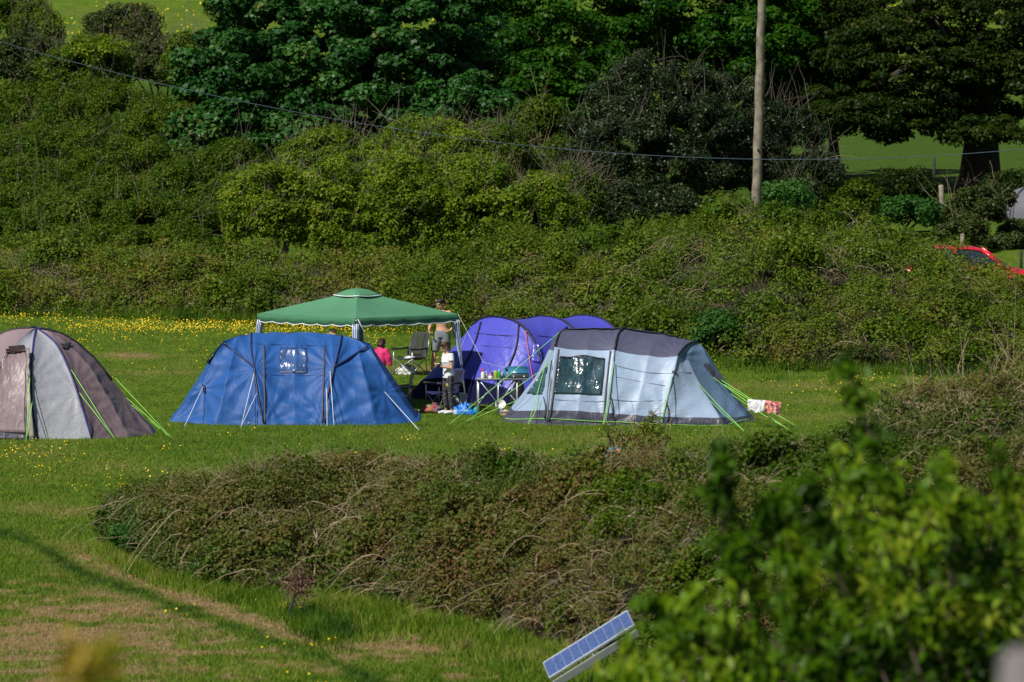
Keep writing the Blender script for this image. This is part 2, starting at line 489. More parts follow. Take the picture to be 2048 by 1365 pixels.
# ================================================================== PLANTS
bark = plain("bark", (.11, .085, .06), rough=.9, var=.4, scale=3, bump=.8, bscale=9, stretch=(1, 1, .25))
shaded_bark = plain("shaded_bark", (.035, .028, .022), rough=.95, var=.4, scale=3, bump=.8, bscale=9, stretch=(1, 1, .25))  # bark copy darkened to paint in the shade on the oak trunk
pale_twig = plain("dry_cane", (.40, .31, .20), rough=.8, var=.3)
grey_twig = plain("grey_twig", (.20, .165, .125), rough=.85, var=.3)
earth = plain("bank_earth", (.035, .028, .014), rough=.95, var=.4, scale=3)

L_SYC = leaf_mat("sycamore_leaf", [(0, (.009, .045, .006)), (.5, (.019, .082, .011)), (.85, (.042, .130, .020)), (1, (.15, .13, .03))], rough=.5, trans=.2, spec=.25)
L_BRIGHT = leaf_mat("bright_leaf", [(0, (.007, .040, .002)), (.5, (.022, .088, .003)), (1, (.065, .160, .008))], trans=.35)
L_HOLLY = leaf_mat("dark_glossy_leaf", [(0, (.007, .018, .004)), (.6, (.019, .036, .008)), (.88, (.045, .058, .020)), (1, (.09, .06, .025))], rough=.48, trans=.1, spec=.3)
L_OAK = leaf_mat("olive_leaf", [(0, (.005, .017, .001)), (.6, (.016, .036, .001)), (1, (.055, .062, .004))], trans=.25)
L_WILLOW = leaf_mat("yellow_green_leaf", [(0, (.045, .100, .004)), (.5, (.110, .185, .008)), (.85, (.205, .265, .014)), (1, (.22, .18, .06))], trans=.35)
L_SCRUB = leaf_mat("thicket_leaf", [(0, (.024, .062, .002)), (.5, (.058, .108, .004)), (.85, (.100, .148, .007)), (1, (.10, .075, .028))], trans=.3)
L_BRAMBLE = leaf_mat("bramble_leaf", [(0, (.026, .070, .003)), (.42, (.075, .135, .007)), (.7, (.140, .180, .014)), (.86, (.16, .11, .035)), (1, (.17, .065, .030))], trans=.25, rough=.5)
L_BROWN = leaf_mat("reddish_bramble_leaf", [(0, (.022, .060, .005)), (.34, (.062, .098, .011)), (.60, (.112, .112, .025)), (.80, (.140, .085, .032)), (1, (.165, .070, .040))], trans=.2, rough=.5)
L_GORSE = leaf_mat("gorse_leaf", [(0, (.018, .034, .006)), (.5, (.036, .058, .010)), (.85, (.062, .062, .020)), (1, (.085, .05, .03))], trans=.1)
L_NETTLE = leaf_mat("nettle_leaf", [(0, (.020, .070, .012)), (.5, (.035, .115, .018)), (1, (.070, .165, .025))], trans=.3)
L_YOUNG = leaf_mat("young_shoot_leaf", [(0, (.022, .065, .002)), (.45, (.080, .175, .005)), (.75, (.19, .31, .012)), (1, (.32, .36, .03))], trans=.45, rough=.45)
L_TIP = leaf_mat("shoot_tip_leaf", [(0, (.16, .20, .01)), (.5, (.34, .30, .02)), (1, (.46, .30, .03))], trans=.4)

def crown_clumps(rng, centre, rad, n, cr, low=-.5, inner=.62):
    d = unit(rng.normal(size=(n * 4, 3))); d = d[d[:, 2] > low][:n]
    k = inner + (1.0 - inner) * rng.random(len(d)) ** .5
    lump = 1 + .22 * (fbm(d[:, 0] * 2.3 + 7 + centre[0], d[:, 2] * 2.3 + 5 + d[:, 1], 5) - .5) * 2
    p = np.array(centre) + d * np.array(rad) * (k * lump)[:, None]
    return p, cr * (.65 + .7 * rng.random(len(d)))

def plant(name, label, cat, lobes, leaf, size, nclump, cr, per, seed, trunk=None, group=None, aspect=.62, up=.55, twigs=0, twig_mat=None, low=-.5, inner=.62, base=None, flat=.75, twl=1.1, sticks=5):
    """lobes: list of (px,row,rx_px,rz_px,d,weight)"""
    rng = np.random.default_rng(seed)
    if base is None:
        l = lobes[0]; base = on_ground(l[0], l[4])
    root = thing(name, label, cat, tuple(base), 0, group)
    C_, R_ = [], []; W = sum(l[5] for l in lobes)
    for (px, row, rx, rz, d, w) in lobes:
        s = d / FPX; c = P(px, row, d)
        p, r = crown_clumps(rng, (c.x, c.y, c.z), (rx * s, (rx + rz) * .5 * s, rz * s), int(nclump * w / W), cr, low, inner)
        p[:, 2] = np.maximum(p[:, 2], H(p[:, 0], p[:, 1]) + .05 + .25 * rng.random(len(p)))
        keep = np.ones(len(p), bool)
        C_.append(p[keep]); R_.append(r[keep])
    cen = np.concatenate(C_); rad = np.concatenate(R_)
    cv = np.clip(.5 + .35 * rng.normal(size=len(cen)) * .6 + .9 * (fbm(cen[:, 0] * .5, cen[:, 2] * .5, seed) - .5), 0, .97)
    pos, nr, sz, rv = clump_leaves(rng, cen, rad, per, size, up=up, cval=cv, flat=flat)
    leaf_mesh("crown" if trunk else "foliage", pos, nr, sz, rv, leaf, rng, root, aspect=aspect, origin=base)
    B = Vector(base)
    mb = MB()
    if trunk:
        r0, top_px, top_row, nl = trunk
        T = P(top_px, top_row, base.y) if not isinstance(top_px, Vector) else top_px
        T = Vector(T) - B; kx = random.Random(seed)
        pts = [Vector((0, 0, -.3)), Vector((.03, 0, .2)), T * .3 + Vector((kx.uniform(-.1, .1), 0, 0)), T * .65, T]
        mb.tube(pts, [r0 * 1.5, r0 * 1.1, r0 * .85, r0 * .6, r0 * .3], n=12)
        for k in range(nl):
            t = .35 + .6 * k / max(nl - 1, 1); a = T * t; e = Vector(cen[int(kx.random() * len(cen))]) - B
            m = (a + e) * .5 + Vector((0, 0, (e - a).length * .08)); q = a.lerp(m, .5) + Vector((kx.uniform(-.1, .1), kx.uniform(-.1, .1), 0))
            mb.tube([a, q, m, e], [r0 * .42, r0 * .3, r0 * .2, r0 * .05], n=7)
        mb.build("trunk", shaded_bark if leaf is L_OAK else bark, root)
    else:
        kx = random.Random(seed)
        for k in range(sticks):
            e = Vector(cen[int(kx.random() * len(cen))]) - B; b0 = Vector((kx.uniform(-.04, .04), kx.uniform(-.04, .04), -.15))
            m = b0.lerp(e, .5) + Vector((kx.uniform(-.15, .15), 0, .15)); mb.tube([b0, m, e], [.05, .035, .012], n=5)
        mb.build("stem", bark, root)
    if twigs:
        i = rng.integers(0, len(cen), twigs)
        dr_ = unit(rng.normal(size=(twigs, 3)) * .5 + np.array([0, -.25, .9]))
        bs_ = cen[i] + rng.normal(size=(twigs, 3)) * cr * .5
        st = stems_mesh("twigs", rng, bs_, dr_, twl * (.5 + rng.random(twigs)), .0045 + .006 * rng.random(twigs), rng.normal(size=(twigs, 3)) * .2, twig_mat or pale_twig, root, origin=base)
        st["kind"] = "stuff"
    return root

# --- trees
plant("sycamore_tree", "large dark green sycamore with broad leaves and lobed crown behind the green gazebo", "tree",
      [(690, 130, 330, 205, 187, 5), (500, 215, 150, 150, 184.5, 2), (860, 230, 160, 110, 184.5, 1.6), (620, 30, 190, 120, 187, 2), (450, 285, 105, 80, 182.5, 1.2), (600, 290, 130, 70, 183, 1), (930, 250, 100, 80, 183, 1), (700, 250, 210, 95, 184, 1.6), (800, 60, 200, 140, 188, 2), (765, 150, 130, 110, 185, 1.2)],
      L_SYC, .175, 480, .50, 230, 101, trunk=(.34, 690, 120, 14), aspect=.85, up=.7, flat=.6, base=on_ground(690, 187))
plant("bright_leafed_tree", "bright green broadleaf tree between the sycamore and the rounded grey green bush", "tree",
      [(1060, 70, 170, 130, 200, 3), (1180, 10, 190, 110, 204, 3), (960, 130, 110, 90, 198, 1.3), (1090, 180, 110, 70, 197, 1.3), (1185, 170, 90, 90, 199, 1.2), (1150, 235, 70, 70, 196, .9)],
      L_BRIGHT, .17, 330, .55, 170, 102, trunk=(.25, 1070, 60, 9), aspect=.7, up=.75, flat=.55, base=on_ground(1060, 200))
plant("spreading_tree", "bright green spreading tree top directly behind the telegraph pole", "tree",
      [(1380, 20, 210, 130, 206, 3), (1480, 100, 130, 90, 204, 2), (1560, 60, 120, 130, 208, 2), (1600, 215, 95, 80, 206, 1.4), (1330, 110, 140, 70, 206, 1.2), (1490, 175, 110, 80, 205, 1.2), (1550, 140, 90, 90, 205, 1)],
      L_BRIGHT, .17, 330, .55, 160, 103, trunk=(.28, 1420, 60, 9), aspect=.7, up=.75, flat=.55, base=on_ground(1450, 207))
plant("rounded_evergreen_bush", "rounded grey green evergreen bush with bare twigs on top, left of the telegraph pole", "bush",
      [(1310, 290, 175, 180, 171, 4), (1420, 260, 130, 120, 172, 2), (1240, 330, 110, 100, 169, 1.6), (1480, 350, 110, 80, 172, 1.4)],
      L_HOLLY, .085, 460, .34, 300, 104, twigs=380, twl=.8, twig_mat=grey_twig, aspect=.6, base=on_ground(1320, 171), inner=.7)
plant("leaning_thorn_bush", "ragged dark thorn bush right of the telegraph pole with drooping sprays", "bush",
      [(1560, 290, 85, 75, 173, 2), (1610, 350, 80, 45, 172, 1.2), (1570, 385, 60, 40, 171, 1)], L_HOLLY, .085, 130, .3, 240, 105, twigs=160, twig_mat=grey_twig)
plant("spreading_oak_tree", "huge dark spreading tree with thick shade-darkened trunk at the upper right", "tree",
      [(1940, 110, 260, 150, 205, 4), (1780, 150, 190, 120, 203, 2.2), (2060, 190, 190, 120, 204, 2.2), (1870, 10, 260, 110, 207, 2), (1760, 235, 130, 42, 201, 1), (1900, 262, 170, 36, 202, 1)],
      L_OAK, .15, 620, .5, 190, 106, trunk=(.72, 1965, 60, 16), aspect=.6, up=.8, flat=.45, base=on_ground(1958, 204))
plant("tall_dark_tree", "narrow dark tree in the gap between the telegraph pole and the spreading tree", "tree",
      [(1670, 80, 90, 150, 214, 2), (1640, 240, 80, 60, 212, 1)], L_OAK, .15, 130, .5, 170, 107, trunk=(.2, 1660, 60, 6), aspect=.6)
plant("young_green_tree", "light green young tree standing between the sycamore and the evergreen bush", "tree",
      [(1075, 285, 70, 80, 172, 2), (1120, 380, 90, 90, 170, 2), (1060, 370, 70, 60, 170, 1)], L_SCRUB, .10, 150, .38, 240, 108, trunk=(.08, 1080, 260, 6), twigs=100, base=on_ground(1090, 171))
# --- hill bushes at the top left
HB = [(60, 130, 95, 62, 214, L_GORSE, "dark brown green gorse bush at the far upper left corner of the slope"),
      (245, 75, 70, 62, 222, L_GORSE, "tall dark gorse bush with bare pale stems near the yellow flowers"),
      (320, 130, 90, 55, 216, L_GORSE, "low brown gorse bush just left of the sycamore"),
      (165, 150, 80, 45, 212, L_SCRUB, "small green bush with pale stems in the row of gorse"),
      (30, 45, 80, 55, 232, L_SCRUB, "green bush cut by the top left edge of the photo"),
      (385, 135, 50, 62, 206, L_SCRUB, "dark bush tucked against the left side of the sycamore")]
for k, (px, row, rx, rz, d, lf, lab) in enumerate(HB):
    plant("gorse_bush" if lf is L_GORSE else "hill_bush", lab, "bush", [(px, row, rx, rz, d, 1), (px + rx * .5, row + rz * .3, rx * .6, rz * .6, d - 1, .6)], lf, .12, 110, .42, 200, 200 + k, twigs=90, twl=1.4,
          twig_mat=grey_twig, base=on_ground(px, d), group="bushes along the top of the slope")
plant("gorse_in_flower", "gorse bush covered in yellow flowers near the top left field", "bush", [(200, 112, 60, 30, 211, 1)], L_WILLOW, .12, 50, .35, 150, 210, base=on_ground(200, 211))
# --- the thicket on the left slope
TH = [(60, 250, 120, 75, 190), (220, 255, 130, 80, 188), (345, 290, 110, 85, 184), (110, 345, 140, 85, 182), (270, 370, 140, 85, 179), (20, 400, 110, 75, 178),
      (400, 400, 105, 85, 176), (160, 455, 130, 60, 171), (320, 460, 120, 60, 170), (30, 480, 110, 50, 170), (470, 350, 60, 60, 176)]
side = ["at the top left of the slope", "high on the slope below the gorse", "against the left edge of the sycamore", "halfway up the left slope", "below the lowest sycamore bough", "at the left photo edge halfway up the slope",
        "left of the yellow green hazel bush", "above the bramble bank behind the brown tent", "above the bramble bank behind the blue tent", "just above the bramble bank at the left photo edge", "directly under the left sycamore bough"]
for k, (px, row, rx, rz, d) in enumerate(TH):
    plant("thorn_thicket", "dense small leaved green thicket bush " + side[k], "bush", [(px, row, rx, rz, d, 1), (px + 20, row + rz * .7, rx, rz * .6, d - 2, .8)], L_SCRUB, .085, 200, .34, 270, 300 + k,
          twigs=50, twig_mat=grey_twig, group="thicket bushes on the left slope", inner=.8, base=on_ground(px, d), flat=.9, up=.3)
# --- yellow green hazels behind the gazebo
HZ = [(545, 430, 95, 105, 163, L_WILLOW, "small yellow green hazel bush at the left end of the hazel row"), (690, 440, 105, 125, 163, L_WILLOW, "yellow green hazel bush directly above the gazebo peak"),
      (660, 335, 100, 70, 168, L_WILLOW, "hazel bush with bare twigs just below the sycamore crown"), (820, 440, 115, 130, 162, L_WILLOW, "bright yellow green hazel bush right of the gazebo peak"),
      (850, 325, 130, 80, 167, L_WILLOW, "twiggy hazel bush rising highest under the sycamore"), (960, 430, 105, 125, 162, L_WILLOW, "hazel bush above the purple tent with many bare twigs"),
      (1080, 455, 90, 100, 161, L_WILLOW, "last hazel bush on the right, beside the dark hollow"), (985, 325, 75, 75, 168, L_SCRUB, "greener hazel bush behind the others on the right"), (1150, 400, 50, 60, 164, L_SCRUB, "slim green hazel bush against the evergreen bush")]
for k, (px, row, rx, rz, d, lf, lab) in enumerate(HZ):
    plant("hazel_bush", lab, "bush", [(px, row, rx, rz, d, 1)], lf, .095, 175, .33, 165, 400 + k, twigs=260, twig_mat=grey_twig, group="hazel bushes behind the gazebo", inner=.6, base=on_ground(px, d), twl=.8, sticks=9)

# --- banks of brambles
def bank(name, label, pxs, front, crest, depth_c, depth_b, leaf, size, nclump, cr, per, seed, nst, lo, hi, tip=.0, brown=0.0, flat_stems=0, stem_len=1.0, front_is_row=True, lumps=.25, rough=.25, sblob=None, billow=.5, lf_=.8, leaf2=None):
    rng = np.random.default_rng(seed)
    gx = np.linspace(lo, hi, 140)
    fr = np.interp(gx, pxs, front); cr_ = np.interp(gx, pxs, crest)
    df = np.array([G(a, b).y for a, b in zip(gx, fr)]) if front_is_row else fr
    dc = df + np.interp(gx, pxs, depth_c)
    zc = np.array([P(a, b, c_).z for a, b, c_ in zip(gx, cr_, dc)])
    db = dc + np.interp(gx, pxs, depth_b)
    def surf(px, t, shrink=0.0):
        f = np.interp(px, gx, df); c_ = np.interp(px, gx, dc); b = np.interp(px, gx, db); zt = np.interp(px, gx, zc)
        d = np.where(t < 1, f + (c_ - f) * t, c_ + (b - c_) * (t - 1)); x = (px - CX) / FPX * d
        g = H(x, d); xc = (px - CX) / FPX * c_; hc = np.maximum(zt - H(xc, c_), .15) * (1 + lumps * .5 * (fbm(xc * .7, d * .7, seed, 3) - .5) * 2)
        prof = np.where(t < 1, np.sin(np.pi / 2 * np.clip(t, 0, 1)) ** .75, np.cos(np.pi / 2 * np.clip(t - 1, 0, 1)) ** .8)
        return np.stack([x, d, g + hc * prof - shrink], -1)
    base = on_ground((lo + hi) / 2, float(np.mean(dc)))
    root = thing(name, label, "hedge", tuple(base))
    # earth core
    T = np.linspace(-.02, 2.02, 25); PXg, TT = np.meshgrid(gx, T)
    v = surf(PXg, np.clip(TT, 0, 2), cr * .9 + billow * .38); v[:, :, 2] = np.maximum(v[:, :, 2], H(v[:, :, 0], v[:, :, 1]) + .01); v[0, :, 2] -= .3; v[-1, :, 2] -= .3
    i = np.arange(24)[:, None] * 140 + np.arange(139)[None]
    np_mesh("earth_bank", v.reshape(-1, 3), np.stack([i, i + 1, i + 141, i + 140], -1).reshape(-1, 4), earth, root, True, origin=base)
    px = lo + rng.random(nclump) * (hi - lo); t = np.where(rng.random(nclump) < .78, rng.random(nclump), 1 + rng.random(nclump) * .9)
    cen = surf(px, t) + rng.normal(size=(nclump, 3)) * cr * .25; 
    bw = np.sqrt(np.abs(2 * vnoise(cen[:, 0] * lf_ + seed, cen[:, 1] * lf_ * .8 + t * 1.3, seed + 9) - 1)) * .65 + np.sqrt(np.abs(2 * vnoise(cen[:, 0] * lf_ * 2.3, cen[:, 1] * lf_ * 2 + t * 3, seed + 19) - 1)) * .35
    k_ = (bw - .62) * billow; cen[:, 2] += k_ * .85; cen[:, 1] -= k_ * .6
    cen[:, 2] += rough * smooth(.5, .75, fbm(cen[:, 0] * .9, cen[:, 1] * .9, seed + 40, 3)) * rng.random(nclump); rad = cr * (.55 + .9 * rng.random(nclump) ** 1.5)
    cv = .5 + .30 * rng.normal(size=nclump) * .5 + 1.3 * (fbm(cen[:, 0] * .45 + 3, cen[:, 1] * .35, seed + 1) - .5)
    if brown: cv = cv + brown * np.clip(t, 0, 1)
    if sblob is not None:
        r_, w_ = px_of(cen[:, 0], cen[:, 1], cen[:, 2]); cv = cv + blobs(r_, w_, sblob)
    cv = np.clip(cv, 0, 1)
    pos, nr, sz, rv = clump_leaves(rng, cen, rad, per, size, cval=cv, flat=.8, shell=.45, spread=.45)
    sz = sz * (.85 + .5 * smooth(.45, .7, fbm(pos[:, 0] * 1.1, pos[:, 1] * 1.1 + pos[:, 2], seed + 70, 2)))
    other = fbm(pos[:, 0] * .8 + 11, pos[:, 1] * .6 + pos[:, 2] * .5, seed + 55, 3) + .05 * rng.normal(size=len(pos)) > (.60 if leaf is L_BRAMBLE else .70)
    leaf_mesh("foliage", pos[~other], nr[~other], sz[~other], rv[~other], leaf, rng, root, origin=base)
    leaf_mesh("climbing_foliage", pos[other], nr[other], sz[other] * 1.1, rv[other], leaf2, rng, root, origin=base, aspect=.8)
    # pale dead grass stalks standing out of the top
    ns = nst // 2; px = lo + rng.random(ns) * (hi - lo); keep = fbm(px * .012, px * 0, seed + 5) > .42; px = px[keep]; ns = len(px)
    b = surf(px, .75 + .35 * rng.random(ns)); dr_ = unit(np.stack([rng.normal(size=ns) * .25, rng.normal(size=ns) * .15, np.ones(ns)], -1))
    s2 = stems_mesh("dead_grass_stalks", rng, b, dr_, .25 + .45 * rng.random(ns) ** 2, np.full(ns, .0035), np.stack([rng.normal(size=ns) * .3, 0 * px, -.15 - .2 * rng.random(ns)], -1), pale_twig, root, seg=6, origin=base); s2["kind"] = "stuff"
    # tangle of short dead twigs
    nt_ = nst * 5; px = lo + rng.random(nt_) * (hi - lo); t = rng.random(nt_) * 1.2; b = surf(px, t); mk = fbm(b[:, 0] * .7, b[:, 1] * .9 + b[:, 2], seed + 8, 3) > .47; b = b[mk]; n_t = len(b)
    b = b + np.array([0, -cr * .45, cr * .45]) * rng.random((n_t, 1)); dr_ = unit(rng.normal(size=(n_t, 3)) * np.array([1, .6, .8]) + np.array([0, -.3, .2]))
    s3 = stems_mesh("dead_twigs", rng, b, dr_, .12 + .30 * rng.random(n_t), .0028 + .0022 * rng.random(n_t), rng.normal(size=(n_t, 3)) * .35, grey_twig if leaf is L_BRAMBLE else pale_twig, root, seg=4, origin=base); s3["kind"] = "stuff"
    # arching canes
    px = lo + rng.random(nst) * (hi - lo); t = rng.random(nst) * 1.15
    b = surf(px, t) - np.array([0, 0, .1]); dr_ = unit(np.stack([rng.normal(size=nst) * .8, -.25 + rng.normal(size=nst) * .4, .35 + .6 * rng.random(nst)], -1))
    L = stem_len * (.25 + 1.0 * rng.random(nst) ** 2); bend = np.stack([dr_[:, 0] * .2, -.1 - .3 * rng.random(nst), -.45 - .8 * rng.random(nst)], -1)
    st = stems_mesh("canes", rng, b, dr_, L, .0045 + .0055 * rng.random(nst), bend, pale_twig, root, seg=8, origin=base)
    st["kind"] = "stuff"
    return root, surf

far_px = [-80, 0, 300, 480, 700, 1000, 1250, 1400, 1500, 1700, 1900, 2048, 2130]
bank("bramble_bank", "long bramble bank with tangled brown canes running along the back of the camping field", far_px,
     [628, 630, 635, 642, 650, 676, 700, 722, 734, 744, 748, 744, 742], [520, 515, 530, 525, 545, 520, 485, 440, 438, 465, 526, 590, 606],
     [4, 4, 4, 4, 4.5, 6.5, 8, 9, 9.5, 10, 9.5, 8.5, 8], [6] * 6 + [5] * 7, L_BRAMBLE, .075, 3600, .38, 112, 500, 2600, -80, 2130, stem_len=1.1, lumps=.55, rough=.55, billow=1.25, lf_=.55, leaf2=L_SCRUB,
     sblob=[(560, 560, 230, 60, .25, 0), (150, 590, 220, 50, .15, 0), (1300, 600, 300, 90, -.18, 0), (1700, 650, 140, 60, .12, 0), (1780, 720, 120, 25, .2, 0), (1000, 560, 150, 40, .0, 0)])
near_px = [215, 250, 330, 520, 640, 800, 1000, 1150, 1400, 1600, 1750, 1900, 2048, 2130]
near_root, near_surf = bank("bramble_hedge", "low reddish brown bramble hedge with arching dry canes in front of the tents", near_px,
     [1075, 1105, 1150, 1190, 1190, 1215, 1262, 1305, 1390, 1400, 1400, 1400, 1400, 1400], [1035, 1005, 978, 955, 948, 940, 938, 935, 925, 905, 850, 815, 780, 770],
     [1.2, 1.8, 2.6, 4.0, 4.5, 5.2, 6, 7, 8, 9, 9, 10, 11, 11], [1.5, 2, 3, 4, 4, 4, 4, 5, 5, 6, 7, 7, 7, 7], L_BROWN, .050, 3700, .22, 125, 600, 1500, 215, 2130, stem_len=1.0, lumps=.3, billow=.6, lf_=.9, leaf2=L_SCRUB,
     sblob=[(300, 1090, 120, 60, -.45, 20), (700, 1180, 200, 35, -.3, 8), (640, 1000, 300, 50, .12, 0), (930, 1150, 250, 70, .1, 15), (1250, 1050, 200, 60, .1, 0), (450, 1010, 200, 60, .05, 0), (1750, 870, 220, 60, -.3, 0), (1120, 1260, 200, 40, .1, 20)])

# tall grass and nettles along the foot of the near hedge
def tuft_band(name, label, pts, n, hmin, hmax, shift, colc=.35):
    t = rng.random(n) * (len(pts) - 1); i = t.astype(int); f = t - i
    a = np.array(pts, float); px = a[i, 0] * (1 - f) + a[i + 1, 0] * f + rng.normal(size=n) * 12; row = a[i, 1] * (1 - f) + a[i + 1, 1] * f + rng.normal(size=n) * a[i, 2]
    g = np.array([tuple(G(p_, r_, 66, 160)) for p_, r_ in zip(px[::12], row[::12])]); x = np.repeat(g[:, 0], 12)[:n] + rng.normal(size=n) * .09; y = np.repeat(g[:, 1], 12)[:n] + rng.normal(size=n) * .2
    h = hmin + (hmax - hmin) * rng.random(n) ** 2
    o = blades(name, x, y, h, .012 + .014 * rng.random(n), grass_m, np.clip(colc + 1.1 * (fbm(x * 1.6, y * 1.2, 8) - .5) + .30 * (rng.random(n) - .3), 0, 1), lean=.32)
    return tag(o, label, "grass", kind="stuff")
tuft_band("long_grass", "long rough grass growing along the foot of the near bramble hedge", [(215, 1110, 8), (330, 1160, 9), (520, 1205, 12), (640, 1205, 14), (720, 1220, 20), (860, 1250, 28), (1000, 1300, 38), (1100, 1335, 40), (1300, 1365, 30)], 32000, .06, .24, 0, .44)
tuft_band("tussock_grass", "clump of darker tussock grass right of the wooden stake", [(590, 1235, 14), (640, 1262, 16), (690, 1275, 14)], 4000, .08, .24, 0, .08)
tuft_band("bank_foot_grass", "tall grass growing along the foot of the far bramble bank", [(0, 628, 2), (300, 637, 2), (500, 645, 3), (700, 655, 3), (900, 668, 3), (1000, 682, 3), (1420, 712, 10), (1560, 735, 4), (1800, 746, 3), (2048, 746, 4)], 30000, .10, .42, 0, .2)
def patch(name, label, px, row, rx, rz, d, leaf=L_NETTLE, n=26, size=.08, seed=1, group=None, per=150, cr=.2, **k):
    return plant(name, label, "plant", [(px, row, rx, rz, d, 1)], leaf, size, n, cr, per, seed, base=on_ground(px, d), group=group, sticks=3, **k)
gN = "nettle clumps along the hedges"
patch("nettle_clump", "bright green nettle clump at the left tip of the near hedge", 275, 1075, 45, 28, 93.5, seed=701, group=gN, size=.06)
patch("nettle_clump", "green nettle clump at the hedge foot right of the blossoming stake", 680, 1165, 50, 30, 88, seed=702, group=gN, size=.07)
patch("nettle_clump", "tallest green nettle clump, against the near hedge right of the stake", 735, 1175, 32, 24, 86.9, seed=703, group=gN, size=.06)
patch("nettle_clump", "green nettle clump on the hedge face below the blue tent", 440, 1160, 55, 16, 89, seed=704, group=gN, size=.06)
patch("nettle_clump", "leafy weed clump at the foot of the far bank right of the grey tent roof", 1440, 668, 42, 40, 142, seed=705, group=gN, size=.09, n=34, cr=.26)
patch("nettle_clump", "dark green nettles beside the foot of the telegraph pole", 1565, 400, 55, 28, 166, seed=706, group=gN, size=.1, n=34, cr=.3)
patch("nettle_clump", "green nettles growing in front of the wooden fence post", 1790, 430, 120, 28, 176.5, seed=707, group=gN, size=.1, n=70, cr=.3)
patch("nettle_clump", "thin green weeds behind the small fence post", 1690, 405, 70, 36, 172, seed=708, group=gN, size=.1, n=40, cr=.3, leaf=L_SCRUB)
patch("fern_clump", "pale fern clump at the foot of the far bank below the post", 1730, 715, 26, 20, 139.5, seed=709, size=.07, leaf=L_GORSE)
plant("brown_leaved_bush", "brown leaved bush hiding the log right of the fence post", "bush", [(1950, 425, 55, 45, 175, 2), (1925, 470, 50, 30, 173, 1), (1990, 400, 30, 28, 176, .5)], L_GORSE, .1, 70, .3, 170, 720, twigs=30)
plant("dark_shrub", "low dark shrub standing in for shadow below the spreading tree", "bush", [(1800, 382, 75, 34, 193, 2), (1745, 385, 60, 24, 192, 1)], L_OAK, .1, 90, .35, 200, 721)  # dark foliage shaped to imitate a shadow on the grass
plant("small_bush", "small dark bush in front of the far grey dome tent", "bush", [(2040, 470, 34, 26, 176, 1), (2010, 500, 30, 18, 174, .6)], L_GORSE, .1, 50, .26, 170, 722)
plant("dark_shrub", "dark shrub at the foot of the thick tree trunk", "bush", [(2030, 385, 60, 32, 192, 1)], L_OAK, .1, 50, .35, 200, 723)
plant("shade_bush", "nearly black bush added for the deep shadow under the evergreen bush", "bush", [(1240, 425, 60, 50, 167, 1), (1330, 420, 70, 40, 168, 1)], L_HOLLY, .08, 110, .3, 200, 724)  # dark foliage stands in for the deep shadow beneath the evergreen
plant("elder_shrub", "leafy elder shrub rising from the near hedge at the right photo edge", "bush", [(1990, 880, 110, 110, 92, 2), (1880, 900, 100, 60, 90, 1), (2060, 800, 60, 70, 92, .7)], L_BRAMBLE, .06, 260, .22, 200, 725, twigs=160, base=on_ground(1990, 92), inner=.6)
plant("hawthorn_sapling", "thin leafy sapling standing in front of the grey tunnel tent", "sapling", [(1300, 880, 40, 34, 91.5, 1.4), (1255, 890, 40, 26, 91.3, 1), (1310, 850, 16, 20, 91.5, .4), (1215, 872, 12, 22, 91, .3)], L_BRAMBLE, .045, 60, .1, 34, 726, twigs=26, twl=.4, base=on_ground(1275, 91.5), sticks=14)
# ================================================================== TENTS
def fabric(name, col, rough=.42, trans=.18, wr=.35, stretch=(1, 1, 1), spec=.45, bscale=7.0, dist=.05):
    """coated nylon: woven tone, fine creases in relief, a little light coming through"""
    m, nt, b = mat(name)
    tc = nt.nodes.new("ShaderNodeTexCoord")
    n1 = noise(nt, tc.outputs["Object"], 1.3, 4, .5)
    r = ramp_node(nt, [(.3, tuple(c * .93 for c in col)), (.7, tuple(min(1, c * 1.07) for c in col))]); nt.links.new(n1, r.inputs[0])
    nt.links.new(r.outputs[0], b.inputs["Base Color"])
    b.inputs["Roughness"].default_value = rough; b.inputs["Specular IOR Level"].default_value = spec
    n2 = nt.nodes.new("ShaderNodeTexNoise"); n2.inputs["Scale"].default_value = bscale; n2.inputs["Detail"].default_value = 4; n2.inputs["Distortion"].default_value = .6
    mp = nt.nodes.new("ShaderNodeMapping"); mp.inputs["Scale"].default_value = stretch
    nt.links.new(tc.outputs["Object"], mp.inputs[0]); nt.links.new(mp.outputs[0], n2.inputs["Vector"])
    bp = nt.nodes.new("ShaderNodeBump"); bp.inputs["Strength"].default_value = wr; bp.inputs["Distance"].default_value = dist
    nt.links.new(n2.outputs["Fac"], bp.inputs["Height"]); nt.links.new(bp.outputs[0], b.inputs["Normal"])
    t = nt.nodes.new("ShaderNodeBsdfTranslucent"); mx = nt.nodes.new("ShaderNodeMixShader"); mx.inputs[0].default_value = trans
    nt.links.new(r.outputs[0], t.inputs[0]); nt.links.new(b.outputs[0], mx.inputs[1]); nt.links.new(t.outputs[0], mx.inputs[2])
    nt.links.new(mx.outputs[0], nt.nodes["Material Output"].inputs[0])
    return m

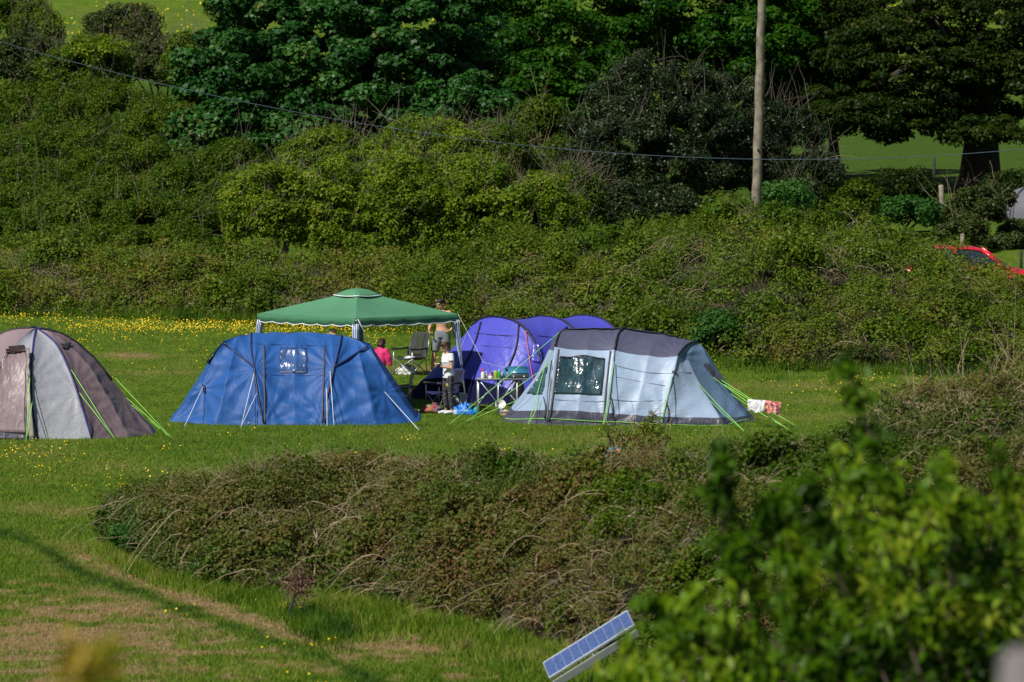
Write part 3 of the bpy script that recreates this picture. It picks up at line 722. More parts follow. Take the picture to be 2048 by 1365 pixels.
def window_mat(name, col, bscale=9.0, strength=.9):
    m, nt, b = mat(name)
    tc = nt.nodes.new("ShaderNodeTexCoord")
    n1 = noise(nt, tc.outputs["Object"], 3, 4, .5); r = ramp_node(nt, [(.35, tuple(c * .7 for c in col)), (.65, tuple(c * 1.25 for c in col))]); nt.links.new(n1, r.inputs[0])
    nt.links.new(r.outputs[0], b.inputs["Base Color"]); b.inputs["Roughness"].default_value = .24; b.inputs["Specular IOR Level"].default_value = .9
    b.inputs["Coat Weight"].default_value = .35; b.inputs["Coat Roughness"].default_value = .12
    n2 = noise(nt, tc.outputs["Object"], bscale, 2, .5, (1.9, 1, .9))
    n3 = noise(nt, tc.outputs["Object"], 1.7, 1, .5); r3 = ramp_node(nt, [(.46, (.30, .30, .30)), (.60, (1, 1, 1))]); nt.links.new(n3, r3.inputs[0])
    mm = nt.nodes.new("ShaderNodeMath"); mm.operation = 'MULTIPLY'; nt.links.new(n2, mm.inputs[0]); nt.links.new(r3.outputs[0], mm.inputs[1]); n2 = mm.outputs[0]
    bp = nt.nodes.new("ShaderNodeBump"); bp.inputs["Strength"].default_value = strength; bp.inputs["Distance"].default_value = .06
    nt.links.new(n2, bp.inputs["Height"]); nt.links.new(bp.outputs[0], b.inputs["Normal"]); nt.links.new(bp.outputs[0], b.inputs["Coat Normal"])
    return m

def resample(pts, n):
    """smooth curve through pts, uniform in index"""
    p = np.array([tuple(v) for v in pts], float); k = len(p)
    e = np.vstack([2 * p[0] - p[1], p, 2 * p[-1] - p[-2]])
    t = np.linspace(0, k - 1, n); i = np.minimum(t.astype(int), k - 2); f = (t - i)[:, None]
    a, b, c, d = e[i], e[i + 1], e[i + 2], e[i + 3]
    m1 = (c - a) * .5 * .9; m2 = (d - b) * .5 * .9
    return (2 * f ** 3 - 3 * f ** 2 + 1) * b + (f ** 3 - 2 * f ** 2 + f) * m1 + (-2 * f ** 3 + 3 * f ** 2) * c + (f ** 3 - f ** 2) * m2

class Loft:
    """fabric skin stretched between station curves. grid g[u][v]"""
    def __init__(s, stations, nv=61, nu=22, sag=.03, closed_first=None):
        st = [resample(q, nv) for q in stations]
        rows = []; s.mark = []
        for i in range(len(st) - 1):
            sg = sag[i] if hasattr(sag, '__len__') else sag
            k = nu
            for j in range(k + (i == len(st) - 2)):
                f = j / k
                rows.append((1 - f) * st[i] + f * st[i + 1]); s.mark.append((i + f, sg * 4 * f * (1 - f)))
        s.g = np.array(rows); s.u = np.array([m[0] for m in s.mark]); s.sag = np.array([m[1] for m in s.mark]); s.nv = nv
    def normals(s):
        du = np.gradient(s.g, axis=0); dv = np.gradient(s.g, axis=1)
        return unit(np.cross(du, dv))
    def relax(s, sign=1):
        """pull the cloth in between the poles"""
        v = np.sin(np.linspace(0, math.pi, s.nv)) ** .5
        s.g = s.g - s.normals() * sign * s.sag[:, None, None] * v[None, :, None]
    def wrinkle(s, anchors, seed, fine=.006, sign=1, ):
        g = s.g; n = s.normals() * sign
        px, row = px_of(g[..., 0], g[..., 1], g[..., 2])
        disp = fine * (fbm(px * .05, row * .03, seed, 4) - .5) * 2
        for (ax, ay, amp, R, k, ph) in anchors:
            dx = px - ax; dy = row - ay; r = np.hypot(dx, dy); th = np.arctan2(dy, dx)
            nz = fbm(px * .03, row * .03, seed + 3) * 2.5
            w = np.cos(k * th + ph + nz); w = np.sign(w) * np.abs(w) ** 1.4
            disp = disp + amp * np.exp(-(r / R) ** 2) * (r / (r + 14)) * w
        fade = np.ones(s.nv); 
        s.g = g + n * (disp * fade[None])[..., None]

def tent_px(pts, d0):
    return [P(a, b, d0 + c) for a, b, c in pts]

class Skin:
    """projected look-up on one or more lofts so that seams, poles and windows lie on the cloth"""
    def __init__(s, g, sign=1):
        s.p = g.reshape(-1, 3); du = np.gradient(g, axis=0); dv = np.gradient(g, axis=1)
        n = unit(np.cross(du, dv)).reshape(-1, 3) * sign
        s.n = n; s.px, s.row = px_of(s.p[:, 0], s.p[:, 1], s.p[:, 2])
    def at(s, px, row, off=.012):
        d = (s.px - px) ** 2 + (s.row - row) ** 2 + (s.p[:, 1] - s.p[:, 1].min()) * 1.5
        i = int(np.argmin(d)); n = Vector(s.n[i])
        if n.y > 0: n = -n
        q = P(px, row, float(s.p[i, 1])); k = np.hypot(s.px[i] - px, s.row[i] - row)
        if k > 6: q = Vector(s.p[i])
        return q + n * off
    def line(s, pts, off=.012, n=None):
        L = sum(math.hypot(a[0] - b[0], a[1] - b[1]) for a, b in zip(pts[:-1], pts[1:]))
        c = resample([(p[0], p[1], 0) for p in pts], n or max(5, int(L / 7)))
        q = [s.at(a[0], a[1], off) for a in c]
        for _ in range(2):
            q = [q[0]] + [(q[i - 1] + q[i] * 2 + q[i + 1]) / 4 for i in range(1, len(q) - 1)] + [q[-1]]
        return q
    def patch(s, poly, nu=22, nv=14, off=.014):
        """poly: 4 pixel corners TL, TR, BR, BL"""
        A, B, C_, D = [np.array(p, float) for p in poly]; rows = []
        for i in range(nu + 1):
            u = i / nu; r = []
            for j in range(nv + 1):
                v = j / nv; p = (1 - v) * ((1 - u) * A + u * B) + v * ((1 - u) * D + u * C_)
                r.append(s.at(p[0], p[1], off))
            rows.append(r)
        return rows

def grid_part(name, g, m, parent, origin, flip=False):
    nu, nv = g.shape[:2]
    i = np.arange(nu - 1)[:, None] * nv + np.arange(nv - 1)[None]
    f = np.stack([i, i + nv, i + nv + 1, i + 1], -1).reshape(-1, 4)
    if flip: f = f[:, ::-1]
    return np_mesh(name, g.reshape(-1, 3), f, m, parent, True, origin=origin)

def part_tube(name, pts, r, m, parent, n=6):
    o = Vector(parent.location) if parent.parent is None else Vector(parent.parent.location)
    mb = MB(); mb.tube([p - o for p in pts], r, n=n, round_ends=False); return mb.build(name, m, parent)
def part_patch(name, rows, m, parent, solid=.004):
    o = Vector(parent.location)
    mb = MB(); mb.grid([[p - o for p in r] for r in rows]); return mb.build(name, m, parent, solid=solid)
def guy(parent, a, b, m, r=.0075, peg=True, sag=0.0):
    """a guy line from a to its peg at b, with a little slider"""
    mid = a.lerp(b, .5); mid.z -= sag
    ln = part_tube("guy_line", [a, mid, b], r, m, parent, 5)
    return ln
def ground_at(px, row):
    return G(px, row, 100, 160)

ink = plain("black_binding", (.012, .013, .022), rough=.5, var=.2)
navy = plain("navy_pole_sleeve", (.018, .024, .085), rough=.5)
lime = plain("lime_cord", (.27, .66, .12), rough=.6)
cream_cord = plain("pale_cord", (.62, .66, .60), rough=.7)
white_cord = plain("white_cord", (.70, .72, .78), rough=.7)
steel = plain("steel", (.42, .43, .46), rough=.35, metal=.7)
alu = plain("aluminium", (.62, .64, .68), rough=.35, metal=.4)
zipm = plain("brown_zip", (.075, .060, .075), rough=.6)
red_cord = plain("red_webbing", (.55, .12, .14), rough=.6)

def half_tent(root, d0, stations, ridge_dy, sag, anchors, seed, bands, mats, nu=22, seg=12, override=None, fine=.006):
    """front half from stations (ridge to ground), mirrored to the back; bands = [(index0,index1,name)]"""
    o = Vector(root.location); K = len(stations[0]); nv = (K - 1) * seg + 1
    pts = [tent_px(q, d0) for q in stations]
    for q in pts:
        g = float(H(q[-1].x, q[-1].y)); q[-1].z = g - .01
    lf = Loft(pts, nv=nv, nu=nu, sag=sag); lf.relax(-1 if lf.normals()[..., 1].mean() > 0 else 1)
    sg = -1 if lf.normals()[..., 1].mean() > 0 else 1
    lf.wrinkle(anchors, seed, fine=fine, sign=sg)
    F = lf.g
    Bk = F.copy(); Bk[..., 1] = 2 * (d0 + ridge_dy) - F[..., 1]
    Bk[..., 2] += (H(Bk[..., 0], Bk[..., 1]) - H(F[..., 0], F[..., 1])) * (np.linspace(0, 1, nv) ** 2)[None]
    # end walls between the front and back edge
    def endwall(e):
        a, b = F[e], Bk[e]; t = np.linspace(0, 1, 25)[:, None, None]
        w = (1 - t) * a[None] + t * b[None]
        out = -1 if e == 0 else 1
        w[..., 0] += out * .10 * np.sin(t[..., 0] * math.pi) * np.sin(np.linspace(0, math.pi, nv))[None]
        return w
    W0, W1 = endwall(0), endwall(-1)
    jobs = []
    for (i0, i1, nm, mt) in bands:
        a, b = i0 * seg, i1 * seg + 1; u0 = override * nu if (override and nm == "roof") else None
        if u0 is not None:
            jobs.append((nm, mt, [(F[:u0 + 1, a:b], False), (Bk[:u0 + 1, a:b], True), (W0[:, a:b], True)]))
            jobs.append(("end_cap", end_f, [(F[u0:, a:b], False), (Bk[u0:, a:b], True), (W1[:, a:b], False)]))
        elif override and nm == "walls":
            u1 = 6 * nu
            jobs.append((nm, mt, [(F[:u1 + 1, a:b], False), (Bk[:u1 + 1, a:b], True), (W0[:, a:b], True)]))
            jobs.append(("end_wall", end_f, [(F[u1:, a:b], False), (Bk[u1:, a:b], True), (W1[:, a:b], False)]))
        else: jobs.append((nm, mt, [(F[:, a:b], False), (Bk[:, a:b], True), (W0[:, a:b], True), (W1[:, a:b], False)]))
    for nm, mt, parts in jobs:
        vs, fs, off = [], [], 0
        for g, fl in parts:
            n0, n1 = g.shape[:2]; ii = np.arange(n0 - 1)[:, None] * n1 + np.arange(n1 - 1)[None] + off
            f = np.stack([ii, ii + n1, ii + n1 + 1, ii + 1], -1).reshape(-1, 4)
            fs.append(f[:, ::-1] if fl else f); vs.append(g.reshape(-1, 3)); off += n0 * n1
        np_mesh(nm, np.concatenate(vs), np.concatenate(fs), mt, root, True, origin=o)
    allg = F
    return F, Bk, Skin(F), W1, lf

# ------------------------------------------------------------------ the blue tent in the middle
d0 = 128.0
tb = thing("blue_tent", "royal blue family tent with one clear square window and four dark pole lines", "tent", tuple(on_ground(590, d0 + 1.4)))
blue_f = fabric("blue_nylon", (.022, .095, .33), stretch=(2.2, 1, .7), wr=.19, trans=.10, rough=.52, spec=.22)
navy_f = fabric("navy_nylon", (.012, .02, .075), spec=.2)
S = [[(445, 685, 1.1), (424, 722, .95), (397, 770, .85), (368, 812, .8), (338, 850, .75)],
     [(474, 674, 1.35), (464, 715, .85), (452, 765, .5), (441, 810, .22), (430, 850, .05)],
     [(502, 668, 1.5), (504, 700, .95), (510, 738, .58), (518, 792, .25), (528, 849, 0)],
     [(530, 666, 1.5), (528, 695, 1.0), (528, 738, .62), (529, 792, .28), (531, 850, 0)],
     [(590, 665, 1.5), (589, 695, 1.02), (589, 740, .66), (589, 795, .36), (589, 850, -.02)],
     [(650, 667, 1.5), (650, 697, 1.0), (649, 740, .62), (647, 795, .28), (646, 850, 0)],
     [(684, 671, 1.5), (678, 700, .95), (668, 738, .58), (656, 792, .25), (649, 850, 0)],
     [(712, 679, 1.35), (722, 722, .85), (735, 770, .5), (745, 815, .22), (752, 853, .05)],
     [(738, 691, 1.1), (758, 728, .95), (786, 775, .85), (815, 818, .8), (842, 855, .75)]]
anch = [(510, 737, .022, 130, 13, 0), (338, 850, .03, 120, 16, .5), (405, 778, .028, 90, 9, 1), (528, 850, .02, 110, 12, 0), (667, 737, .02, 120, 13, 1), (648, 850, .022, 130, 13, 2), (842, 855, .03, 130, 15, 0),
        (545, 815, .018, 60, 8, .3), (640, 815, .018, 60, 8, 2.3), (590, 666, .010, 80, 20, 0), (770, 785, .02, 80, 10, 1)]
F, Bk, sk, W1, lf = half_tent(tb, d0, S, 1.5, [.05, .06, .01, .05, .05, .01, .06, .05], anch, 5, [(0, 1, "roof", blue_f), (1, 4, "walls", blue_f)], None, seg=16)
for nm, pts in (("pole_sleeve", [(503, 668), (504, 700), (509, 737), (516, 785), (527, 846)]), ("pole_sleeve", [(684, 671), (678, 700), (668, 737), (657, 785), (650, 846)]),
                ("pole_sleeve", [(446, 686), (466, 702), (487, 718), (508, 735)]), ("pole_sleeve", [(737, 692), (712, 708), (690, 722), (668, 735)])):
    part_tube(nm, sk.line(pts, .02), .021, navy, tb)
for pts in ([(528, 692), (528, 740), (529, 800), (530, 846)], [(649, 694), (648, 740), (646, 800), (645, 846)]):
    part_tube("zip", sk.line(pts, .012), .020, zipm, tb)
part_tube("seam", sk.line([(505, 688), (560, 690), (620, 692), (675, 692)], .006), .006, navy, tb)
part_tube("seam", sk.line([(531, 750), (590, 752), (645, 751)], .004), .005, navy, tb)
wb = window_mat("clear_blue_window", (.045, .105, .29), 6, .6)
part_patch("window", sk.patch([(561, 698), (613, 698), (614, 745), (560, 745)]), wb, tb)
for pts in ([(561, 698), (587, 697), (613, 698)], [(613, 698), (614, 745)], [(561, 698), (560, 745)]):
    part_tube("window_piping", sk.line(pts, .022), .006, ink, tb)
part_tube("window_piping", sk.line([(560, 745), (590, 745), (614, 745)], .022), .005, white_cord, tb)
# dark vent panel on the back of the left bedroom
mb = MB(); o = Vector(tb.location)
mb.grid([[P(447, 684, 129.15) - o, P(447, 684, 129.6) - o], [P(418, 716, 128.95) - o, P(420, 712, 129.7) - o], [P(418, 727, 128.9) - o, P(412, 727, 129.7) - o]]); mb.build("rear_flap", navy_f, tb, solid=.01)
for a, b in (((407, 775), (370, 853)), ((509, 748), (483, 853)), ((515, 788), (483, 853)), ((655, 778), (655, 853)), ((661, 745), (669, 853)), ((768, 785), (838, 859))):
    guy(tb, sk.at(a[0], a[1], .03), ground_at(*b) + Vector((0, -.25, 0)), white_cord, .008)
mb = MB(); mb.grid([[p - o for p in r] for r in sk.patch([(404, 770), (411, 772), (412, 788), (409, 786)], 3, 3, .03)]); mb.build("guy_tab", navy_f, tb, solid=.006)

# ------------------------------------------------------------------ the grey tunnel tent
d0 = 128.0
tg = thing("grey_tunnel_tent", "pale grey tunnel tent with dark roof, glittering window and lime green guy lines", "tent", tuple(on_ground(1230, d0 + 1.8)))
grey_f = fabric("pale_grey_nylon", (.32, .42, .60), stretch=(.5, 1, 1.3), wr=.30, trans=.12, rough=.45)
end_f = fabric("steel_blue_nylon", (.13, .21, .34), stretch=(.6, 1, 1), wr=.25, trans=.08, rough=.45)
roof_f = fabric("charcoal_roof_nylon", (.085, .090, .150), stretch=(.5, 1, 1.5), wr=.45, trans=.06, rough=.42)
skirt_f = fabric("charcoal_skirt", (.060, .062, .098), stretch=(1.5, 1, .6), wr=.5, trans=.05)
S = [[(1128, 660, 1.9), (1116, 672, 1.45), (1107, 702, 1.2), (1077, 762, 1.1), (1028, 822, .95), (1004, 842, .85)],
     [(1134, 657, 1.9), (1118, 667, 1.25), (1110, 694, .78), (1103, 747, .38), (1096, 820, .07), (1093, 847, 0)],
     [(1185, 656, 1.9), (1178, 670, 1.3), (1174, 700, .82), (1165, 752, .42), (1157, 822, .06), (1154, 850, 0)],
     [(1250, 656, 1.9), (1236, 668, 1.25), (1229, 700, .78), (1223, 757, .38), (1214, 826, .07), (1211, 852, 0)],
     [(1325, 667, 1.85), (1310, 684, 1.25), (1298, 712, .76), (1286, 767, .38), (1271, 830, .06), (1267, 854, 0)],
     [(1393, 684, 1.8), (1371, 692, 1.15), (1355, 712, .68), (1344, 760, .34), (1327, 834, .04), (1322, 856, 0)],
     [(1397, 686, 1.8), (1384, 700, 1.25), (1377, 722, .95), (1404, 776, .7), (1440, 836, .15), (1450, 859, .05)],
     [(1401, 689, 1.8), (1410, 706, 1.55), (1424, 735, 1.4), (1455, 783, 1.3), (1495, 832, 1.0), (1512, 853, .9)]]
anch = [(1094, 847, .012, 80, 10, 0), (1211, 850, .016, 120, 12, 0), (1322, 855, .016, 110, 12, 1), (1229, 700, .008, 90, 14, 0), (1110, 694, .008, 80, 14, 1), (1355, 712, .010, 90, 13, 2), (1450, 858, .014, 110, 12, 0), (1512, 852, .014, 90, 12, 2)]
F, Bk, sg_, W1, lf = half_tent(tg, d0, S, 1.8, [.02, .04, .04, .05, .05, .02, .02], anch, 9, [(0, 2, "roof", roof_f), (2, 4, "walls", grey_f), (4, 5, "skirt", skirt_f)], None, seg=12, override=5)
for pts in ([(1134, 657), (1118, 667), (1110, 694), (1105, 735), (1100, 780), (1094, 844)], [(1250, 656), (1236, 668), (1229, 700), (1225, 745), (1219, 795), (1212, 848)], [(1393, 684), (1371, 692), (1355, 712), (1347, 750), (1335, 800), (1323, 852)]):
    part_tube("pole_sleeve", sg_.line(pts[:3] if True else pts, .02), .026, ink, tg)
    part_tube("pole_seam", sg_.line(pts[2:], .012), .012, plain("pole_seam_grey", (.16, .20, .27)), tg)
for pts in ([(1117, 700), (1111, 745), (1106, 790), (1098, 842)], [(1221, 703), (1216, 745), (1211, 790), (1207, 842)]):
    part_tube("zip", sg_.line(pts, .014), .019, zipm, tg)
part_tube("zip", sg_.line([(1104, 722), (1097, 780), (1093, 842)], .012), .012, ink, tg)
wg = window_mat("clear_green_window", (.022, .060, .080), 6, .85)
part_patch("window", sg_.patch([(1119, 716), (1210, 719), (1202, 790), (1108, 788)], 30, 22, .02), wg, tg)
for pts in ([(1119, 716), (1165, 716), (1210, 719)], [(1119, 716), (1108, 788)], [(1210, 719), (1202, 790)]):
    part_tube("window_piping", sg_.line(pts, .026), .008, ink, tg)
part_patch("porch_window", sg_.patch([(1094, 733), (1096, 733), (1086, 789), (1054, 789)], 10, 14, .02), fabric("porch_window_green", (.050, .115, .135), rough=.2), tg)
part_tube("rolled_blind", sg_.line([(1120, 714), (1145, 717), (1165, 711), (1190, 717), (1209, 719)], .03), .014, zipm, tg)
for pts in ([(1234, 732), (1290, 745), (1343, 748)], [(1232, 754), (1270, 762), (1330, 772)], [(1101, 799), (1160, 803), (1212, 803)], [(1218, 799), (1270, 803), (1325, 801)], [(1345, 744), (1362, 746), (1383, 746)]):
    part_tube("seam", sg_.line(pts, .004), .0055, plain("seam_grey", (.13, .17, .24)), tg)
part_tube("piping", sg_.line([(1011, 838), (1030, 840), (1093, 838), (1150, 841), (1212, 844), (1270, 846), (1325, 849), (1400, 852), (1455, 851)], .014), .009, lime, tg)
part_tube("piping", sg_.line([(1455, 851), (1480, 842), (1503, 840)], .014), .009, lime, tg)
part_tube("seam", sg_.line([(1377, 722), (1404, 776), (1440, 836)], .006), .008, plain("seam_grey_dark", (.10, .13, .2)), tg)
part_patch("end_window", sg_.patch([(1404, 729), (1416, 727), (1449, 766), (1434, 764)], 8, 10, .02), skirt_f, tg)
part_patch("vent", sg_.patch([(1346, 742), (1352, 742), (1352, 748), (1344, 748)], 4, 4, .02), skirt_f, tg)
pg = lambda px, row: ground_at(px, row)
for a, b in (((1110, 664), (898, 850)), ((1104, 728), (931, 845)), ((1095, 724), (1056, 851)), ((1083, 802), (1056, 851)), ((1228, 725), (1205, 855)), ((1219, 802), (1205, 855)),
             ((1344, 754), (1319, 855)), ((1333, 806), (1319, 855)), ((1394, 768), (1488, 863)), ((1419, 804), (1488, 863)), ((1425, 757), (1578, 860)), ((1455, 764), (1593, 853)), ((1460, 790), (1578, 860)), ((1449, 760), (1593, 853))):
    guy(tg, sg_.at(a[0], a[1], .03), pg(*b), lime, .0082, sag=.02)
guy(tg, P(1033, 802, 127.6), pg(931, 845), lime, .008)
for a, b in (((1089, 795), (1091, 838)), ((1221, 795), (1224, 838)), ((1332, 802), (1335, 845))):
    part_tube("strap", sg_.line([a, ((a[0] + b[0]) / 2 + 4, (a[1] + b[1]) / 2), b], .03), .010, ink, tg)

# ------------------------------------------------------------------ the brown dome tent at the left
d0 = 123.4
tn = thing("brown_dome_tent", "brown and light grey dome tent with blue pole lines, cut by the left photo edge", "tent", tuple(on_ground(70, d0 + 1.8)))
lt_f = fabric("light_grey_nylon", (.34, .35, .41), stretch=(1, 1, 1.2), wr=.35, trans=.12)
br_f = fabric("brown_nylon", (.165, .122, .145), stretch=(1, 1, .8), wr=.5, trans=.10)
pk_f = fabric("pinkish_brown_nylon", (.29, .215, .245), stretch=(1.4, 1, .6), wr=.45, trans=.12)
bl_s = plain("blue_pole_sleeve", (.035, .035, .17), rough=.45)
AP = (72, 655, 1.8)
SA = {'a': [AP, (10, 664, 1.8), (-60, 710, 1.75), (-120, 790, 1.6), (-172, 880, 1.4)],
      'b': [AP, (48, 672, 1.15), (10, 712, .55), (-20, 790, .15), (-50, 884, -.1)],
      'c': [AP, (67, 684, 1.0), (63, 735, .4), (64, 805, .05), (76, 884, -.15)],
      'd': [AP, (112, 688, 1.15), (141, 748, .65), (163, 812, .25), (184, 883, .0)],
      'e': [AP, (120, 676, 1.5), (180, 734, 1.15), (222, 805, .8), (262, 881, .4)],
      'f': [AP, (132, 672, 1.8), (190, 719, 1.8), (251, 795, 1.7), (310, 877, 1.4)]}
def quick(names, nm, m, root, d0, anchors, seed, sag, seg=14, ridge=None, nv=None):
    pts = [tent_px(SA[k], d0) for k in names]
    for q in pts: q[-1].z = float(H(q[-1].x, q[-1].y)) - .01
    lf = Loft(pts, nv=nv or 57, nu=26, sag=sag)
    s_ = -1 if lf.normals()[..., 1].mean() > 0 else 1
    lf.relax(s_); lf.wrinkle(anchors, seed, sign=s_)
    grid_part(nm, lf.g, m, root, Vector(root.location)); return lf.g
gA = quick("ab", "left_panel", pk_f, tn, d0, [], 1, .05)
gB = quick("bc", "front_panel", lt_f, tn, d0, [(64, 740, .012, 80, 12, 0)], 2, .05)
gC = quick("cd", "light_panel", lt_f, tn, d0, [(64, 760, .012, 90, 14, 0), (150, 780, .012, 80, 12, 1)], 3, .06)
gD = quick("def", "brown_panel", br_f, tn, d0, [(150, 775, .018, 90, 14, 0), (245, 790, .022, 70, 14, 1), (310, 877, .03, 120, 14, 2), (184, 883, .02, 90, 12, 0), (120, 690, .015, 70, 12, 0)], 4, [.05, .03])
for k_, src, m_ in (("rear_panel", gA, br_f), ("rear_panel", gB, br_f), ("rear_panel", gC, br_f), ("rear_panel", gD, br_f)):
    q = src.copy(); q[..., 1] = 2 * (d0 + 1.8) - q[..., 1]; q[:, -1, 2] = H(q[:, -1, 0], q[:, -1, 1]) - .01
    grid_part(k_, q, m_, tn, Vector(tn.location), True)
q = np.stack([gD[-1], np.stack([gD[-1][:, 0], 2 * (d0 + 1.8) - gD[-1][:, 1], gD[-1][:, 2]], -1)]); grid_part("rear_panel", q, br_f, tn, Vector(tn.location))
q = np.stack([gA[0], np.stack([gA[0][:, 0], 2 * (d0 + 1.8) - gA[0][:, 1], gA[0][:, 2]], -1)]); grid_part("rear_panel", q, br_f, tn, Vector(tn.location))
sC, sD, sB = Skin(gC), Skin(gD), Skin(gB)
part_tube("pole_sleeve", [Vector(p) for p in gC[0][::4]], .022, bl_s, tn); part_tube("pole_sleeve", [Vector(p) for p in gC[-1][::4]], .022, bl_s, tn)
part_tube("pole_sleeve", [Vector(p) + Vector((0, 0, .01)) for p in gD[-1][:38:3]], .030, ink, tn)
part_tube("pole_sleeve", [Vector(p) for p in gA[0][:40:3]], .028, ink, tn)
# porch door below the rolled dark flap
rows = sB.patch([(-40, 708), (58, 712), (62, 868), (-44, 866)], 16, 22, .10)
part_patch("door_panel", rows, pk_f, tn)
part_patch("rolled_flap", sB.patch([(-38, 696), (50, 700), (60, 712), (-40, 710)], 12, 4, .13), fabric("dark_brown_roll", (.060, .040, .040)), tn, .02)
part_patch("side_strip", sB.patch([(52, 705), (62, 705), (70, 878), (60, 880)], 4, 22, .14), fabric("beige_strip", (.32, .28, .25)), tn)
part_patch("mud_flap", sB.patch([(-40, 864), (56, 872), (62, 884), (-46, 882)], 8, 4, .12), skirt_f, tn)
part_tube("door_seam", [p for p in sB.line([(57, 714), (53, 780), (52, 850), (58, 882)], .15)], .010, navy, tn)
for a, b, S_ in (((60, 735), (52, 886), sC), ((64, 800), (52, 886), sC), ((141, 742), (232, 882), sD), ((157, 788), (232, 882), sD)):
    guy(tn, S_.at(a[0], a[1], .03), G(b[0], b[1], 100, 150), lime, .008)
for a, b in (((228, 758), (344, 877)), ((252, 798), (344, 877)), ((262, 812), (338, 874))):
    guy(tn, sD.at(a[0], a[1], .03), G(b[0], b[1], 100, 150), lime, .007)
part_patch("vent", sD.patch([(119, 690), (142, 687), (135, 700), (123, 697)], 6, 4, .03), fabric("dark_vent", (.05, .038, .05)), tn)
part_tube("mud_seam", sD.line([(160, 812), (176, 840), (184, 865), (180, 882)], .01), .012, navy, tn)

# ------------------------------------------------------------------ the violet blue tunnel tent behind
CXp, Dc = 1000.0, 133.6
o3 = on_ground(CXp, Dc)
tv = thing("violet_blue_tent", "violet blue tunnel tent with black arched poles behind the folding table", "tent", tuple(o3))
vi_f = fabric("violet_blue_nylon", (.080, .085, .54), stretch=(1, 1, .8), wr=.35, trans=.14)
mud_f = fabric("navy_mud_flap", (.005, .007, .035), wr=.3, rough=.85, spec=.08, trans=.02)
AX = Vector((.77, .64, 0)); WD = Vector((-.64, .77, 0))
def arch(s, hw, h, zb=.0, nose=0.0, n=41, pw=.82):
    """hoop at distance s along the tent; far foot first; nose pushes the middle outwards"""
    out = []
    for i in range(n):
        t = math.pi * i / (n - 1); c, q = math.cos(t), math.sin(t)
        w = math.copysign(abs(c) ** pw, c) * hw; z = q ** .80 * h
        p = o3 + AX * (s - nose * (1 - (w / hw) ** 2)) + WD * w
        g = float(H(p.x, p.y)); p.z = g + z + zb
        out.append(p)
    return out
hoops = [arch(0, 1.62, 1.88), arch(1.45, 1.62, 1.80), arch(2.72, 1.55, 1.74), arch(3.2, 1.4, 1.2), arch(3.7, 1.15, .05)]
def loft_w(sts, sag, nu=22, nv=81, seed=1, anchors=(), dirn=1):
    lf = Loft(sts, nv=nv, nu=nu, sag=sag); c = Vector(o3) + Vector((0, 0, .6))
    n = lf.normals(); out = ((lf.g - np.array(c)) * n).sum(-1).mean(); s_ = 1 if out > 0 else -1
    lf.relax(s_); lf.wrinkle(anchors, seed, sign=s_); return lf.g
gV = loft_w(hoops[:3], [.07, .07], anchors=[(1095, 720, .012, 80, 12, 0), (1050, 640, .010, 60, 12, 0), (1150, 650, .01, 60, 12, 0)])
grid_part("tunnel", gV, vi_f, tv, o3)
gE = loft_w(hoops[2:], [.03, .03]); grid_part("rear_end", gE, vi_f, tv, o3)
# front end: from the first hoop down and outwards to the ground
def end_st(f):
    out = []
    for i in range(41):
        t = math.pi * i / 40; c, q = math.cos(t), math.sin(t)
        hw = 1.62 + (.10 * f); w = math.copysign(abs(c) ** .82, c) * hw
        z = 1.88 * q ** .80 * (1 - f) ** .85
        s = -(1.25 * f ** .9) * (q ** .45) - .75 * f ** 1.5 * min(1, q * 3) * max(c, 0) ** .6
        p = o3 + AX * s + WD * w; p.z = float(H(p.x, p.y)) + z; out.append(p)
    return out
gF = loft_w([end_st(f) for f in (0, .2, .4, .6, .78)], [.0] * 4, nu=9, anchors=[(980, 650, .012, 60, 12, 0), (900, 790, .02, 70, 12, 0), (1020, 740, .012, 90, 10, 0)], seed=8)
grid_part("front_end", gF, vi_f, tv, o3)
gM = loft_w([end_st(.78), end_st(1.0), ], [0.0], nu=5); grid_part("mud_flap", gM, mud_f, tv, o3)
for h_, rr in ((hoops[0], .030), (hoops[1], .026), (hoops[2], .026)):
    part_tube("pole_sleeve", [Vector(p) + Vector((0, 0, .012)) for p in h_[1:-1]], rr, ink, tv)
sv = Skin(np.concatenate([gF], 0)); st2 = Skin(gV)
for pts in ([(963, 646), (953, 680), (940, 712), (922, 745), (915, 770)], [(1038, 651), (1036, 680), (1030, 705), (1020, 728), (1003, 770)]):
    part_tube("zip", sv.line(pts, .02), .022, ink, tv)
part_tube("seam", sv.line([(950, 667), (990, 671), (1032, 673)], .01), .008, ink, tv)
part_tube("seam", st2.line([(1075, 672), (1110, 676), (1140, 676)], .01), .007, navy, tv)
part_tube("seam", sv.line([(935, 692), (980, 693), (1025, 697)], .008), .005, navy, tv)
part_tube("webbing", sv.line([(1052, 664), (1056, 700), (1061, 735), (1066, 765)], .03), .012, red_cord, tv)
part_patch("vent", sv.patch([(1052, 659), (1062, 661), (1059, 668), (1053, 667)], 4, 4, .03), navy_f, tv)
wv = window_mat("clear_violet_window", (.10, .10, .5), 6, .6)
part_patch("window", sv.patch([(1066, 688), (1080, 690), (1084, 726), (1064, 724)], 8, 10, .02), wv, tv)
guy(tv, sv.at(942, 655, .03), ground_at(1050, 800), cream_cord, .004)
guy(tv, sv.at(935, 668, .03), ground_at(880, 812), cream_cord, .004)

